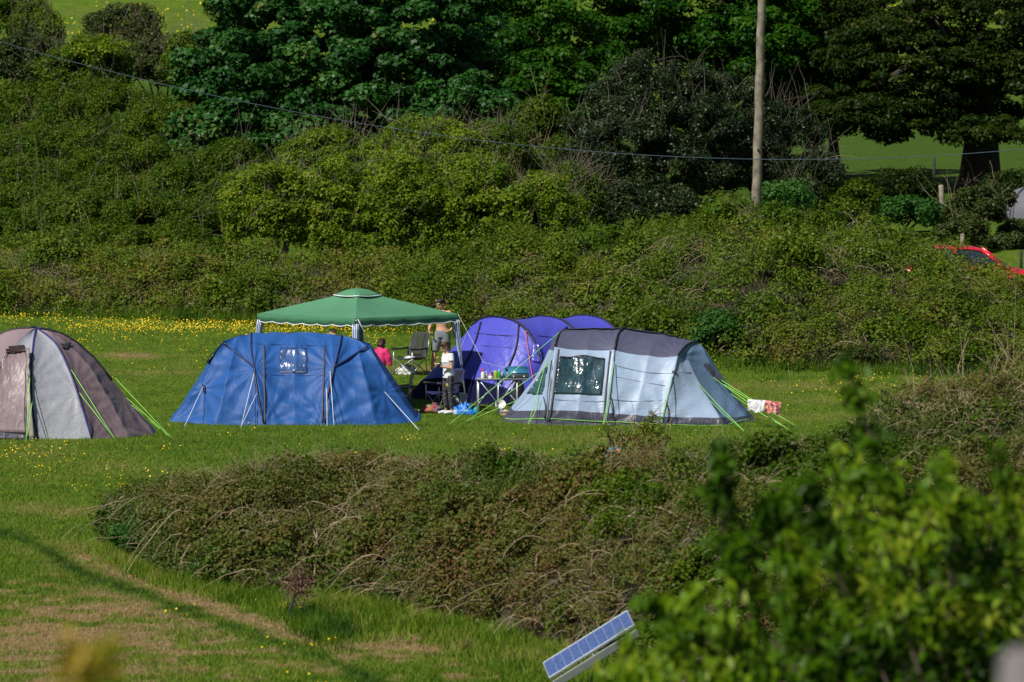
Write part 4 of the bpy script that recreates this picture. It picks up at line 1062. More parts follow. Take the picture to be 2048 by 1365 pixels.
# ------------------------------------------------------------------ far dome tent, right edge
dF = 186.0
tf = thing("far_dome_tent", "small plain grey dome tent far off at the right photo edge", "tent", tuple(on_ground(2066, dF)))
of = Vector(tf.location); mb = MB(); rows = []
for i in range(25):
    a = 2 * math.pi * i / 24; r = []
    for j in range(15):
        t = j / 14 * math.pi / 2; k = .88 + .12 * abs(math.cos(2 * a)); r.append(Vector((1.15 * k * math.cos(a) * math.cos(t) ** .8, 1.15 * k * math.sin(a) * math.cos(t) ** .8, 1.02 * math.sin(t) - .02)))
    rows.append(r)
mb.grid(rows); mb.build("fly_sheet", fabric("dull_grey_nylon", (.17, .17, .20), spec=.15), tf)
for a0 in (math.pi / 4, -math.pi / 4):
    mb = MB(); mb.tube([Vector((1.17 * math.cos(a0) * math.cos(t), 1.17 * math.sin(a0) * math.cos(t), 1.04 * math.sin(t))) for t in np.linspace(0, math.pi, 17)], .018, n=5); mb.build("pole_sleeve", ink, tf)
mb = MB(); mb.grid([[Vector((-.35 + .7 * u - 0.0, -1.10 + .55 * v * v * 1.1, .02 + .72 * v)) * 1.0 for v in np.linspace(0, 1, 6)] for u in np.linspace(0, 1, 5)]); mb.build("door_panel", pk_f, tf, solid=.01)

# ================================================================== THE GAZEBO
gz_d = 132.6
gz = thing("gazebo", "green pop up gazebo with scalloped white trimmed edge standing between the tents", "gazebo", tuple(on_ground(715, gz_d)))
og = Vector(gz.location)
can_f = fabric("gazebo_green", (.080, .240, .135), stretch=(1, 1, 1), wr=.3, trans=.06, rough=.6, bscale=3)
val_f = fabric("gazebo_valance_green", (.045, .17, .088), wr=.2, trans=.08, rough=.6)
trim = plain("white_trim", (.72, .76, .80), rough=.6)
stripe_m, nt, b_ = mat("blue_white_stripes")
tcs = nt.nodes.new("ShaderNodeAttribute"); tcs.attribute_name = "rnd"
rs = ramp_node(nt, [(0, (.62, .68, .78)), (.5, (.05, .11, .30))], 'CONSTANT'); nt.links.new(tcs.outputs["Fac"], rs.inputs[0]); nt.links.new(rs.outputs[0], b_.inputs["Base Color"])
HD = 2.32; ze = 2.06; za = 2.66
ca = {'left': Vector((-HD, .12, ze)), 'front': Vector((.02, -HD, ze - .0)), 'right': Vector((HD, -.10, ze)), 'back': Vector((0, HD, ze + .05))}
apex = Vector((0, 0, za - .05)); names = ['left', 'front', 'right', 'back']
rows_all = []
mb = MB()
for k in range(4):
    A, B_ = ca[names[k]], ca[names[(k + 1) % 4]]; rows = []
    for i in range(21):
        u = i / 20; e = A.lerp(B_, u); e.z -= .05 * math.sin(math.pi * u) * 0; r = []
        for j in range(15):
            v = j / 14; p = apex.lerp(e, v)
            p.z -= (.0 * math.sin(math.pi * v) + .07 * math.sin(math.pi * v) * math.sin(math.pi * u)) + .018 * (float(fbm(p.x * 1.5, p.y * 1.5, 31)) - .5)
            r.append(p)
        rows.append(r)
    mb.grid(rows)
mb.build("canopy", can_f, gz)
mb = MB(); cap_e = .245; apx = Vector((0, 0, za))
cc = [apex.lerp(ca[n_], cap_e) + Vector((0, 0, .022)) for n_ in names]; rows = []
for k in range(4):
    A, B_ = cc[k], cc[(k + 1) % 4]; rows = []
    for i in range(9):
        e = A.lerp(B_, i / 8); r = []
        for j in range(9):
            v = j / 8; p = apx.lerp(e, v); p.z += .035 * math.sin(math.pi * v); r.append(p)
        rows.append(r)
    mb.grid(rows)
mb.build("vent_cap", can_f, gz, solid=.006)
for k in range(4):
    A, B_ = cc[k], cc[(k + 1) % 4]; mb = MB()
    mb.tube([A.lerp(B_, i / 8) + Vector((0, 0, .005 - .02 * math.sin(math.pi * i / 8))) for i in range(9)], .012, n=5); mb.build("vent_trim", trim, gz)
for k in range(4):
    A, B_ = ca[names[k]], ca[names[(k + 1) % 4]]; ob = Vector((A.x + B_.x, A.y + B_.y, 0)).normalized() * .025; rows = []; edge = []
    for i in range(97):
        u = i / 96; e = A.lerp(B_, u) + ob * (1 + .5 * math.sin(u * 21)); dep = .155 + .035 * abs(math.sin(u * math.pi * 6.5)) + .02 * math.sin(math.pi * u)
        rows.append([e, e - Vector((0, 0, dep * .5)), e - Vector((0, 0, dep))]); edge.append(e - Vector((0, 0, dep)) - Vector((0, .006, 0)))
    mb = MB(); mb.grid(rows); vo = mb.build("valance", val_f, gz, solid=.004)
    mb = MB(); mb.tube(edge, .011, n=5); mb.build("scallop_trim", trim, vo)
for n_ in names:
    c_ = ca[n_]; out = Vector((c_.x, c_.y, 0)).normalized(); top = c_ - Vector((0, 0, .03)) - out * .06; ft = top + out * .28
    ft.z = float(H(ft.x + og.x, ft.y + og.y)) - og.z
    mb = MB(); mb.tube([ft - Vector((0, 0, .05)), ft.lerp(top, .5), top], [.020, .021, .023], n=8)
    leg = mb.build("leg", alu, gz)
    mb = MB(); mb.lathe(ft, [(.045, 0), (.05, .015), (.028, .05), (.024, .09)], 10); mb.build("foot", ink, leg)
    # gathered striped curtain strapped round the leg
    side = Vector((1, 0, 0)); nst = 15; rows = []
    L = .66 if n_ == 'right' else 1.0
    for i in range(nst + 1):
        r = []
        for j in range(13):
            v = j / 12; w = (.085 * (1 - v) + .018) if n_ == 'right' else .082 - .028 * v
            p = top.lerp(ft, v * L * .9) + side * ((i / nst - .5) * 2 * w) + Vector((0, -.03 - .016 * math.cos(i * 2.1) - .05 * (1 - v) * (1 - (2 * i / nst - 1) ** 2), -.10 * (1 - v)))
            r.append(p)
        rows.append(r)
    vs = [tuple(p) for r in rows for p in r]; f = [(i * 13 + j, (i + 1) * 13 + j, (i + 1) * 13 + j + 1, i * 13 + j + 1) for i in range(nst) for j in range(12)]
    cu = np_mesh("striped_curtain", vs, f, stripe_m, gz, face_attr={"rnd": np.repeat([1.0 if (i // 2) % 2 == (0 if n_ == 'right' else 1) else 0.0 for i in range(nst)], 12)})
    md = cu.modifiers.new("t", 'SOLIDIFY'); md.thickness = .004
for k in range(4):
    A, B_ = ca[names[k]] - Vector((0, 0, .05)), ca[names[(k + 1) % 4]] - Vector((0, 0, .05)); mb = MB()
    for s0 in (0, .5):
        a, b = A.lerp(B_, s0), A.lerp(B_, s0 + .5)
        mb.tube([a, b - Vector((0, 0, .0))], .011, n=6)
    mb.build("roof_bar", alu, gz)
    mb = MB(); mb.tube([ca[names[k]] * .985, apex - Vector((0, 0, .16))], .011, n=6); mb.build("rafter", alu, gz)
mb = MB(); p = ca['right'] + Vector((.02, -.03, 0)); q = on_ground(1018, 131.5) - og; mb.tube([p, p.lerp(q, .5) - Vector((0, 0, .03)), q + Vector((0, 0, .9))], .004, n=4); mb.build("guy_line", cream_cord, gz)
mb = MB(); p = ca['front'] + Vector((.05, -.03, -.02)); mb.tube([p, p + Vector((.10, 0, -.2)), p + Vector((.22, .1, -.48))], .008, n=4); mb.build("tie_cord", white_cord, gz)
# ================================================================== PEOPLE
skin_m = plain("skin", (.50, .29, .20), rough=.5, var=.08, spec=.4)
skin_tan = plain("tanned_skin", (.56, .31, .20), rough=.5, var=.08, spec=.4)
hair_m = plain("dark_hair", (.022, .013, .009), rough=.55, var=.4, scale=40, bump=.5, bscale=60)
hair_b = plain("brown_hair", (.085, .040, .025), rough=.5, var=.4, scale=40, bump=.5, bscale=60)
eye_m = plain("eye", (.02, .015, .012), rough=.2)
V3 = Vector

def chain(mb, pts, rad, n=14): mb.tube([V3(p) for p in pts], rad, n=n, round_ends=True)

def hand(mb, wrist, d, palm_n, thumb_side, curl=.6, s=1.0):
    """palm, four unequal bent fingers and a thumb leaving the side of the palm"""
    d = V3(d).normalized(); pn = V3(palm_n); pn = (pn - d * pn.dot(d)).normalized(); lat = d.cross(pn) * thumb_side
    w = V3(wrist); c = w + d * .048 * s
    R = Matrix((lat, d, pn)).transposed()
    mb.ell(c, (.040 * s, .052 * s, .017 * s), R, 12, 8)
    for k, (o, L) in enumerate(((.028, .072), (.010, .080), (-.009, .075), (-.027, .060))):
        p = w + d * .082 * s + lat * o * s; q = d + lat * (o * 1.2); pts = [w + d * .05 * s + lat * o * .8 * s, p]; a = 0
        for seg in (.45, .32, .23):
            a += curl * (.75 + .1 * k); q2 = (d * math.cos(a) + pn * math.sin(a) + lat * o * .8).normalized(); p = p + q2 * L * seg * s; pts.append(p.copy())
        mb.tube(pts, [.0095 * s, .0095 * s, .009 * s, .0085 * s, .0075 * s], n=8, round_ends=True)
    b = w + d * .025 * s + lat * .028 * s
    mb.tube([b, b + (lat * .8 + d * .5 + pn * .25).normalized() * .032 * s, b + (lat * .75 + d * .9 + pn * .6).normalized() * .062 * s, b + (lat * .5 + d * 1.1 + pn * .8).normalized() * .082 * s], [.012 * s, .0115 * s, .010 * s, .008 * s], n=8, round_ends=True)

def person(name, label, loc, rz, J, s, skin, hair, female=False, hide_hair=False, curl=(.6, .6)):
    """J: joints in metres for a 1.75 m body facing -Y; returns root and the scaled joints"""
    J = {k: (V3(v) * s if not isinstance(v, (int, float)) else v) for k, v in J.items()}
    root = thing(name, label, "person", loc, rz)
    mb = MB(); S = s
    hip, chest, neck, head = J['hip'], J['chest'], J['neck'], J['head']
    wf = .90 if female else 1.0
    # trunk: elliptical rings
    def ring_loft(spec, n=18):
        rings = []
        ax = []
        for (c, rx, ry) in spec: rings.append([c + V3((math.cos(2 * math.pi * k / n) * rx, math.sin(2 * math.pi * k / n) * ry, 0)) for k in range(n)])
        vs = [p for r in rings for p in r]; L = len(rings)
        fs = [(i * n + k, i * n + (k + 1) % n, (i + 1) * n + (k + 1) % n, (i + 1) * n + k) for i in range(L - 1) for k in range(n)] + [tuple(range(n - 1, -1, -1)), tuple(range((L - 1) * n, L * n))]
        mb.add(vs, fs)
    h, c, nk = hip, chest, neck
    ring_loft([(h + V3((0, 0, -.10 * S)), .11 * S, .085 * S), (h + V3((0, 0, -.03 * S)), .165 * S, .115 * S), (h + V3((0, 0, .06 * S)), .155 * S * wf, .108 * S), (h.lerp(c, .45), .135 * S * wf, .095 * S),
               (h.lerp(c, .8), .150 * S * wf, .108 * S), (c, .170 * S * wf, .115 * S), (c.lerp(nk, .45), .168 * S * wf, .100 * S), (c.lerp(nk, .75), .125 * S * wf, .075 * S), (nk, .062 * S, .062 * S)])
    if female:
        for k in (-1, 1): mb.ell(c + V3((k * .065 * S, -.06 * S, .0)), (.055 * S, .045 * S, .055 * S))
    else:
        for k in (-1, 1): mb.ell(c + V3((k * .075 * S, -.07 * S, .03 * S)), (.075 * S, .045 * S, .055 * S))
    chain(mb, [nk - V3((0, 0, .03 * S)), nk.lerp(head, .6)], [.060 * S * wf, .054 * S * wf])
    fd = J.get('face', V3((0, -1, -.1)) * s).normalized(); up = V3((0, 0, 1)); up = (up - fd * up.dot(fd)).normalized(); rt = fd.cross(up)
    R = Matrix((rt, -fd, up)).transposed()
    def hp(x, y, z): return head + (rt * x + (-fd) * y + up * z) * S
    mb.ell(hp(0, .012, .022), (.076 * S, .096 * S, .092 * S), R, 18, 14)
    mb.ell(hp(0, -.026, -.045), (.056 * S, .062 * S, .066 * S), R, 14, 10)
    mb.ell(hp(0, -.070, -.088), (.022 * S, .020 * S, .018 * S), R)
    mb.tube([hp(0, -.082, .018), hp(0, -.098, -.010), hp(0, -.112, -.028)], [.009 * S, .012 * S, .016 * S], n=8, round_ends=True)
    mb.ell(hp(0, -.086, -.058), (.026 * S, .010 * S, .009 * S), R, 10, 6)
    mb.ell(hp(0, -.076, .034), (.050 * S, .018 * S, .010 * S), R, 10, 6)
    for k in (-1, 1): mb.ell(hp(k * .079, .014, -.012), (.010 * S, .020 * S, .031 * S), R, 10, 6)
    for sd in ('l', 'r'):
        k = 1 if sd == 'l' else -1
        sh, el, wr = J['sh' + sd], J['el' + sd], J['wr' + sd]
        a_ = wf * .95
        chain(mb, [c.lerp(nk, .5), sh], [.075 * S * a_, .062 * S * a_])
        chain(mb, [sh, sh.lerp(el, .35), el], [.058 * S * a_, .052 * S * a_, .041 * S * a_])
        chain(mb, [el, el.lerp(wr, .3), wr], [.041 * S * a_, .043 * S * a_, .027 * S * a_])
        d = J.get('hd' + sd, (wr - el)); pn = J.get('pn' + sd, V3((-k, 0, 0)))
        hand(mb, wr, d, pn, J.get('th' + sd, k), curl[0 if sd == 'l' else 1], .95 * S)
        hj, kn, an = J['hj' + sd], J['kn' + sd], J['an' + sd]
        chain(mb, [hj, hj.lerp(kn, .4), kn], [.092 * S, .080 * S, .056 * S])
        chain(mb, [kn, kn.lerp(an, .3), an], [.054 * S, .057 * S, .034 * S])
        fdv = J.get('ft' + sd, V3((0, -1, 0))); fdv = V3(fdv).normalized(); heel = an + V3((0, .02 * S, -.045 * S)) 
        chain(mb, [heel, an + fdv * .08 * S + V3((0, 0, -.045 * S)), an + fdv * .17 * S + V3((0, 0, -.058 * S))], [.034 * S, .036 * S, .022 * S])
    body = mb.build("body", skin, root, remesh=.0075)
    for k in (-1, 1):
        m2 = MB(); m2.ell(hp(k * .030, -.083, .014), (.012 * S, .006 * S, .007 * S), R, 8, 6); m2.build("eye", eye_m, root)
    if not hide_hair:
        m3 = MB(); m3.ell(hp(0, .022, .042), (.088 * S, .104 * S, .094 * S), R, 20, 14)
        m3.ell(hp(0, .06, -.005), (.074 * S, .062 * S, .085 * S), R, 14, 10)
        rr = random.Random(3)
        for _ in range(26):
            a = rr.uniform(0, 6.28); z = rr.uniform(.0, .11); m3.ell(hp(.07 * math.cos(a), .03 + .085 * max(math.sin(a), -.55), z), (.026 * S, .026 * S, .022 * S), R, 8, 6)
        J['_hairmb'] = m3
    J['hp'] = hp; J['R'] = R; J['root'] = root; J['S'] = S; J['hair'] = hair
    return root, J

def finish_hair(J, extra=None):
    m = J['_hairmb']
    if extra: extra(m)
    return m.build("hair", J['hair'], J['root'], remesh=.011)

# ---- the bare chested man
man_g = G(884, 748)
J = dict(hip=(0, .0, .94), chest=(0, -.01, 1.27), neck=(0, -.01, 1.49), head=(0, -.06, 1.625), face=(-.35, -1, -.42),
         shl=(.185, .01, 1.42), ell=(.40, .10, 1.20), wrl=(.225, -.02, 1.01), hdl=(-.55, -.55, -.45), pnl=(-.7, .5, .2), thl=-1,
         shr=(-.185, 0, 1.42), elr=(-.27, -.06, 1.15), wrr=(-.20, -.26, 1.03), pnr=(1, 0, -.2),
         hjl=(.09, 0, .88), knl=(.11, .02, .48), anl=(.12, .08, .075), ftl=(.25, -1, 0),
         hjr=(-.09, 0, .88), knr=(-.14, -.10, .49), anr=(-.20, -.12, .075), ftr=(-.75, -.75, -.05))
root, J = person("person", "person in grey shorts with bare chest, hand on hip behind the gazebo corner", tuple(man_g), math.radians(-28), J, 1.045, skin_tan, hair_m)
finish_hair(J)
def sc(l, k=.955): return [(tuple(V3(p) * k), rx * k, ry * k) for p, rx, ry in l]
def scc(l, k=.955): return [([tuple(V3(p) * k) for p in pts], [r * k for r in rd]) for pts, rd in l]
def garment(root, name, chains, m, vox=.014, rings=None, k=1):
    mb = MB()
    if k != 1: chains, rings = scc(chains, k), [sc(r, k) for r in (rings or [])]
    for pts, rad in chains: mb.tube([V3(p) for p in pts], rad, n=16)
    for sp in (rings or []):
        n = 20; vs = []
        for (c, rx, ry) in sp: vs += [V3(c) + V3((math.cos(2 * math.pi * k / n) * rx, math.sin(2 * math.pi * k / n) * ry, 0)) for k in range(n)]
        L = len(sp); mb.add(vs, [(i * n + k, i * n + (k + 1) % n, (i + 1) * n + (k + 1) % n, (i + 1) * n + k) for i in range(L - 1) for k in range(n)] + [tuple(range(n - 1, -1, -1)), tuple(range((L - 1) * n, L * n))])
    return mb.build(name, m, root, remesh=vox)
grey_cloth = plain("grey_shorts_cloth", (.16, .18, .20), rough=.9, bump=.6, bscale=14, stretch=(1, 1, .4), var=.15)
garment(root, "shorts", [([(.085, 0, .92), (.11, .01, .72), (.115, .02, .52)], [.105, .108, .098]), ([(-.085, 0, .92), (-.12, -.06, .72), (-.14, -.10, .52)], [.105, .108, .098])],
        grey_cloth, rings=[[((0, 0, .84), .17, .125), ((0, 0, .93), .182, .132), ((0, 0, 1.005), .163, .118)]], k=1.045)

# ---- the woman in a white T-shirt
wg_ = ground_at(897, 829)
J = dict(hip=(0, 0, .94), chest=(0, -.01, 1.26), neck=(0, -.035, 1.475), head=(0, -.105, 1.60), face=(-.1, -1, -.62),
         shl=(.165, -.01, 1.40), ell=(.215, -.03, 1.11), wrl=(.085, -.25, 1.15), hdl=(-.3, -1, .12), pnl=(-.9, .1, .4), thl=-1,
         shr=(-.165, -.01, 1.40), elr=(-.205, -.05, 1.13), wrr=(-.06, -.27, 1.19), hdr=(.25, -1, .1), pnr=(.9, 0, .3), thr=1,
         hjl=(.085, 0, .88), knl=(.10, .0, .49), anl=(.10, .04, .08), hjr=(-.085, 0, .88), knr=(-.085, -.05, .49), anr=(-.09, -.02, .08))
rootw, J = person("person", "person in white T-shirt and dark patterned leggings looking at their hands", tuple(wg_), math.radians(-62), J, .955, skin_m, hair_b, female=True, curl=(.75, .85))
hp = J['hp']
finish_hair(J, lambda m: (m.ell(hp(0, .13, .055), (.045, .045, .045), J['R']), m.tube([hp(.06, -.02, .04), hp(.082, .0, -.05)], [.02, .012], n=7, round_ends=True), m.tube([hp(-.06, -.02, .04), hp(-.082, .0, -.05)], [.02, .012], n=7, round_ends=True)))
W = .955
tee = plain("white_cotton", (.66, .69, .73), rough=.85, bump=.5, bscale=12, stretch=(1, 1, .5), var=.05)
def sc(l, k=W): return [(tuple(V3(p) * k), rx * k, ry * k) for p, rx, ry in l]
def scc(l, k=W): return [([tuple(V3(p) * k) for p in pts], [r * k for r in rd]) for pts, rd in l]
garment(rootw, "t_shirt", scc([([(0, -.01, 1.36), (.165, -.01, 1.405), (.20, -.02, 1.27)], [.09, .074, .068]), ([(0, -.01, 1.36), (-.165, -.01, 1.405), (-.195, -.03, 1.28)], [.09, .074, .068]), ([(.065, -.095, 1.24), (.065, -.095, 1.28)], [.068, .062]), ([(-.065, -.095, 1.24), (-.065, -.095, 1.28)], [.068, .062])]), tee,
        rings=[sc([((0, 0, .86), .175, .135), ((0, 0, 1.0), .165, .125), ((0, -.005, 1.12), .150, .115), ((0, -.015, 1.26), .178, .145), ((0, -.01, 1.38), .165, .110), ((0, -.02, 1.445), .10, .080)])])
leg_m, nt, b_ = mat("patterned_leggings")
tcx = nt.nodes.new("ShaderNodeTexCoord"); vo = nt.nodes.new("ShaderNodeTexVoronoi"); vo.inputs["Scale"].default_value = 22; nt.links.new(tcx.outputs["Object"], vo.inputs["Vector"])
rr_ = ramp_node(nt, [(.15, (.14, .13, .15)), (.45, (.04, .04, .05)), (.8, (.015, .015, .02))]); nt.links.new(vo.outputs["Distance"], rr_.inputs[0]); nt.links.new(rr_.outputs[0], b_.inputs["Base Color"]); b_.inputs["Roughness"].default_value = .7
garment(rootw, "leggings", scc([([(.085, 0, .90), (.10, 0, .68), (.10, .0, .49), (.102, .015, .36), (.10, .04, .12)], [.100, .088, .064, .065, .043]), ([(-.085, 0, .90), (-.09, -.02, .68), (-.085, -.05, .49), (-.087, -.04, .36), (-.09, -.02, .12)], [.100, .088, .064, .065, .043])]), leg_m,
        rings=[sc([((0, 0, .84), .168, .122), ((0, 0, .95), .172, .124)])])
for k, an in ((1, (.10, .04, .08)), (-1, (-.09, -.02, .08))):
    mb = MB(); a = V3(an) * W; mb.tube([a + V3((0, .025, -.035)), a + V3((0, -.08, -.035)), a + V3((0, -.175, -.045))], [.046, .047, .032], n=12, round_ends=True); mb.build("shoe", tee, rootw, remesh=.009)
mb = MB()
for k in (-1, 1): mb.ell(hp(k * .036, -.055, .105), (.030, .012, .018), J['R'], 10, 6)
mb.tube([hp(-.075, .03, .075), hp(-.07, -.04, .105), hp(0, -.07, .108), hp(.07, -.04, .105), hp(.075, .03, .075)], .005, n=5); mb.build("sunglasses", ink, rootw)
pt, nt, b_ = mat("coloured_patch"); tcx = nt.nodes.new("ShaderNodeTexCoord"); n_ = noise(nt, tcx.outputs["Object"], 16, 1, .3); rr_ = ramp_node(nt, [(.4, (.42, .36, .10)), (.52, (.40, .06, .07)), (.62, (.35, .30, .28))]); nt.links.new(n_, rr_.inputs[0]); nt.links.new(rr_.outputs[0], b_.inputs["Base Color"])
mb = MB(); mb.ell((.085 * W, -.078 * W, .70 * W), (.05, .022, .055)); mb.build("leggings_print", pt, rootw)
# what is in the hands
root_h = thing("snack", "small orange snack held up in the fingers of the person in the white T-shirt", "snack", tuple(P(875, 716, 129.8)))
mb = MB(); rr = random.Random(4)
for k in range(6): mb.ell((rr.uniform(-.02, .02), rr.uniform(-.01, .02), rr.uniform(-.03, .03)), (.02, .018, .022), None, 8, 6)
mb.build("bread", plain("orange_bread", (.62, .30, .12), rough=.7), root_h, remesh=.006)
root_h = thing("mug", "small dark mug with white rim held by the person in the white T-shirt", "mug", tuple(P(877, 735, 129.8)))
mb = MB(); mb.lathe((0, 0, 0), [(.032, 0), (.038, .01), (.040, .05), (.042, .085), (.036, .085), (.034, .02)], 14); mb.build("cup", ink, root_h)
mb = MB(); mb.lathe((0, 0, .078), [(.0425, 0), (.045, .006), (.0425, .013), (.036, .012)], 14); mb.build("rim", tee, root_h)
mb = MB(); mb.tube([(.038, 0, .07), (.065, 0, .065), (.068, 0, .035), (.04, 0, .025)], .006, n=6); mb.build("handle", ink, root_h)

# ---- the person in pink
pg_ = on_ground(757, 130.65)
J = dict(hip=(0, .02, .94), chest=(0, -.03, 1.25), neck=(0, -.07, 1.45), head=(-.01, -.13, 1.565), face=(.15, -1, -.55),
         shl=(.19, -.03, 1.385), ell=(.22, -.10, 1.11), wrl=(.12, -.32, 1.10), shr=(-.19, -.03, 1.385), elr=(-.26, -.06, 1.12), wrr=(-.13, -.30, 1.13),
         hjl=(.09, .02, .88), knl=(.11, -.02, .48), anl=(.11, .05, .08), hjr=(-.09, .02, .88), knr=(-.10, -.02, .48), anr=(-.11, .05, .08))
rootp, J = person("person", "person seen from behind in a bright pink jacket with dark hair, beside the blue tent", tuple(pg_), math.radians(152), J, .99, skin_m, plain("dark_brown_hair", (.030, .012, .010), rough=.5, var=.4, scale=30, bump=.5), female=True)
hp = J['hp']
finish_hair(J, lambda m: (m.ell(hp(0, .055, -.03), (.085, .065, .085), J['R'], 12, 8), m.ell(hp(.05, .03, -.055), (.05, .055, .05), J['R']), m.ell(hp(-.05, .03, -.055), (.05, .055, .05), J['R'])))
pink = plain("pink_fleece", (.72, .035, .18), rough=.8, bump=.7, bscale=9, stretch=(1, 1, .6), var=.12)
garment(rootp, "jacket", [([(0, -.03, 1.33), (.19, -.03, 1.39), (.225, -.07, 1.25), (.22, -.10, 1.10), (.135, -.29, 1.10)], [.095, .085, .075, .062, .045]), ([(0, -.03, 1.33), (-.19, -.03, 1.39), (-.235, -.05, 1.25), (-.26, -.06, 1.11), (-.145, -.27, 1.13)], [.095, .085, .075, .062, .045]), ([(0, -.05, 1.40), (0, -.07, 1.475)], [.10, .078])],
        pink, rings=[[((0, .02, .86), .178, .135), ((0, .015, 1.0), .175, .132), ((0, -.01, 1.12), .168, .128), ((0, -.03, 1.26), .185, .135), ((0, -.03, 1.37), .175, .115), ((0, -.05, 1.43), .11, .09)]])
garment(rootp, "trousers", [([(.09, .02, .90), (.11, .0, .68), (.11, -.02, .48), (.11, .05, .10)], [.102, .092, .075, .062]), ([(-.09, .02, .90), (-.10, .0, .68), (-.10, -.02, .48), (-.11, .05, .10)], [.102, .092, .075, .062])], plain("dark_trousers", (.02, .025, .045), rough=.85),
        rings=[[((0, .02, .84), .17, .125), ((0, .02, .96), .172, .126)]])
# ---- the person with the straw hat, hidden behind the blue tent but for the hat
hg_ = on_ground(665, 131.15)
J = dict(hip=(0, 0, .94), chest=(0, 0, 1.27), neck=(0, -.01, 1.49), head=(0, -.04, 1.625), face=(.5, -.8, -.2), shl=(.18, 0, 1.42), ell=(.25, 0, 1.13), wrl=(.22, -.12, .9), shr=(-.18, 0, 1.42), elr=(-.25, 0, 1.13), wrr=(-.2, -.14, .92),
         hjl=(.09, 0, .88), knl=(.1, 0, .48), anl=(.1, .05, .075), hjr=(-.09, 0, .88), knr=(-.1, 0, .48), anr=(-.1, .05, .075))
hs_ = (P(664, 658, 131.15).z - hg_.z) / 1.80
rooth, J = person("person", "person behind the blue tent, only the top of their straw hat showing over its ridge", tuple(hg_), 0, J, hs_, skin_m, hair_b)
finish_hair(J)
straw = plain("straw", (.62, .42, .21), rough=.8, var=.15, bump=.4, bscale=80)
hp = J['hp']; mb = MB(); mb.lathe(hp(0, .01, .075), [(.09, 0), (.097, .03), (.090, .085), (.06, .105), (.02, .11)], 20); mb.lathe(hp(0, .01, .07), [(.165, -.012), (.15, 0), (.09, .008), (.09, -.004), (.15, -.012)], 24); mb.build("straw_hat", straw, rooth)
garment(rooth, "shirt", [([(0, 0, 1.36 * hs_), (.18 * hs_, 0, 1.42 * hs_), (.25 * hs_, 0, 1.2 * hs_)], [.09, .08, .07]), ([(0, 0, 1.36 * hs_), (-.18 * hs_, 0, 1.42 * hs_), (-.25 * hs_, 0, 1.2 * hs_)], [.09, .08, .07])], tee, rings=[[((0, 0, .9), .18, .13), ((0, 0, 1.27 * hs_), .19, .14), ((0, 0, 1.43 * hs_), .13, .1)]])
garment(rooth, "trousers", [([(.09, 0, .9 * hs_), (.1, 0, .48), (.1, .04, .1)], [.1, .075, .06]), ([(-.09, 0, .9 * hs_), (-.1, 0, .48), (-.1, .04, .1)], [.1, .075, .06])], grey_cloth, rings=[[((0, 0, .84), .17, .125), ((0, 0, .97), .172, .126)]])

# ================================================================== CAMP FURNITURE
def camp_chair(name, label, loc, rz, cloth, accent, back_h=.98, arm_col=ink, group="folding camping chairs round the gazebo", frame=steel, recline=.22):
    r = thing(name, label, "camping chair", tuple(loc), rz, group); w = .29
    def tb(nm, pts, rad=.011, m=frame):
        mb = MB(); mb.tube([V3(p) for p in pts], rad, n=7); return mb.build(nm, m, r)
    mb = MB()   # seat, slung between its corners, front at -Y
    mb.grid([[V3((x, y, .43 - .05 * (1 - (x / w) ** 2) - .06 * (y + .25) / .5 * .5)) for y in np.linspace(-.27, .24, 8)] for x in np.linspace(-w, w, 9)]); mb.build("seat", cloth, r, solid=.02)
    def bk(x, t): 
        z = .40 + (back_h - .40) * t; ww = w * (1 - .12 * t) * (1 if t < .85 else math.sqrt(max(0, 1 - ((t - .85) / .15) ** 2 * .5)))
        return V3((x * ww / w, .24 + recline * t + .04 * (1 - (x / w) ** 2), z))
    mb = MB(); mb.grid([[bk(x, t) for t in np.linspace(0, 1, 12)] for x in np.linspace(-w, w, 9)]); b = mb.build("backrest", cloth, r, solid=.018)
    mb = MB(); mb.grid([[bk(x, t) + V3((0, -.02, 0)) for t in np.linspace(.1, .93, 10)] for x in np.linspace(-w * .42, w * .42, 5)]); mb.build("back_panel", accent, b, solid=.012)
    for s in (-1, 1):
        tb("back_post", [bk(s * w, t) + V3((s * .012, .012, 0)) for t in (0, .5, .95)], .011)
        tb("leg", [(s * w, -.27, .0), (s * w, -.27, .62)], .011); tb("leg", [(s * w, .30, 0), (s * w, .25, .43), (s * w, .27, .62)], .011)
        tb("side_brace", [(s * w, -.27, .03), (s * w * .99, .26, .40)], .009); tb("side_brace", [(s * w, .29, .03), (s * w * 1.01, -.26, .40)], .009)
        mb = MB(); mb.tube([V3((s * (w + .01), -.33, .64)), V3((s * (w + .01), 0, .615)), V3((s * (w + .01), .30, .64))], [.026, .020, .026], n=8); mb.build("armrest", arm_col, r)
    tb("cross_brace", [(-w, -.27, .04), (w, -.26, .40)], .009); tb("cross_brace", [(w, -.275, .04), (-w, -.265, .40)], .009)
    tb("cross_brace", [(-w, .30, .04), (w, .27, .38)], .009); tb("cross_brace", [(w, .305, .04), (-w, .275, .38)], .009)
    for s in (-1, 1):
        for y in (-.27, .30):
            mb = MB(); mb.lathe((s * w, y, -.01), [(.024, 0), (.026, .015), (.014, .03)], 10); mb.build("foot", ink, r)
    return r
char = plain("charcoal_canvas", (.032, .034, .040), rough=.75, bump=.4); blackc = plain("black_canvas", (.010, .011, .014), rough=.75, bump=.4); navyc = plain("navy_canvas", (.012, .020, .10), rough=.75, bump=.4)
olive = plain("dark_olive_panel", (.028, .035, .018), rough=.8)
c1 = camp_chair("camping_chair", "high backed grey and black camping chair standing alone in the sun", ground_at(820, 750), math.radians(-38), char, olive, 1.02)
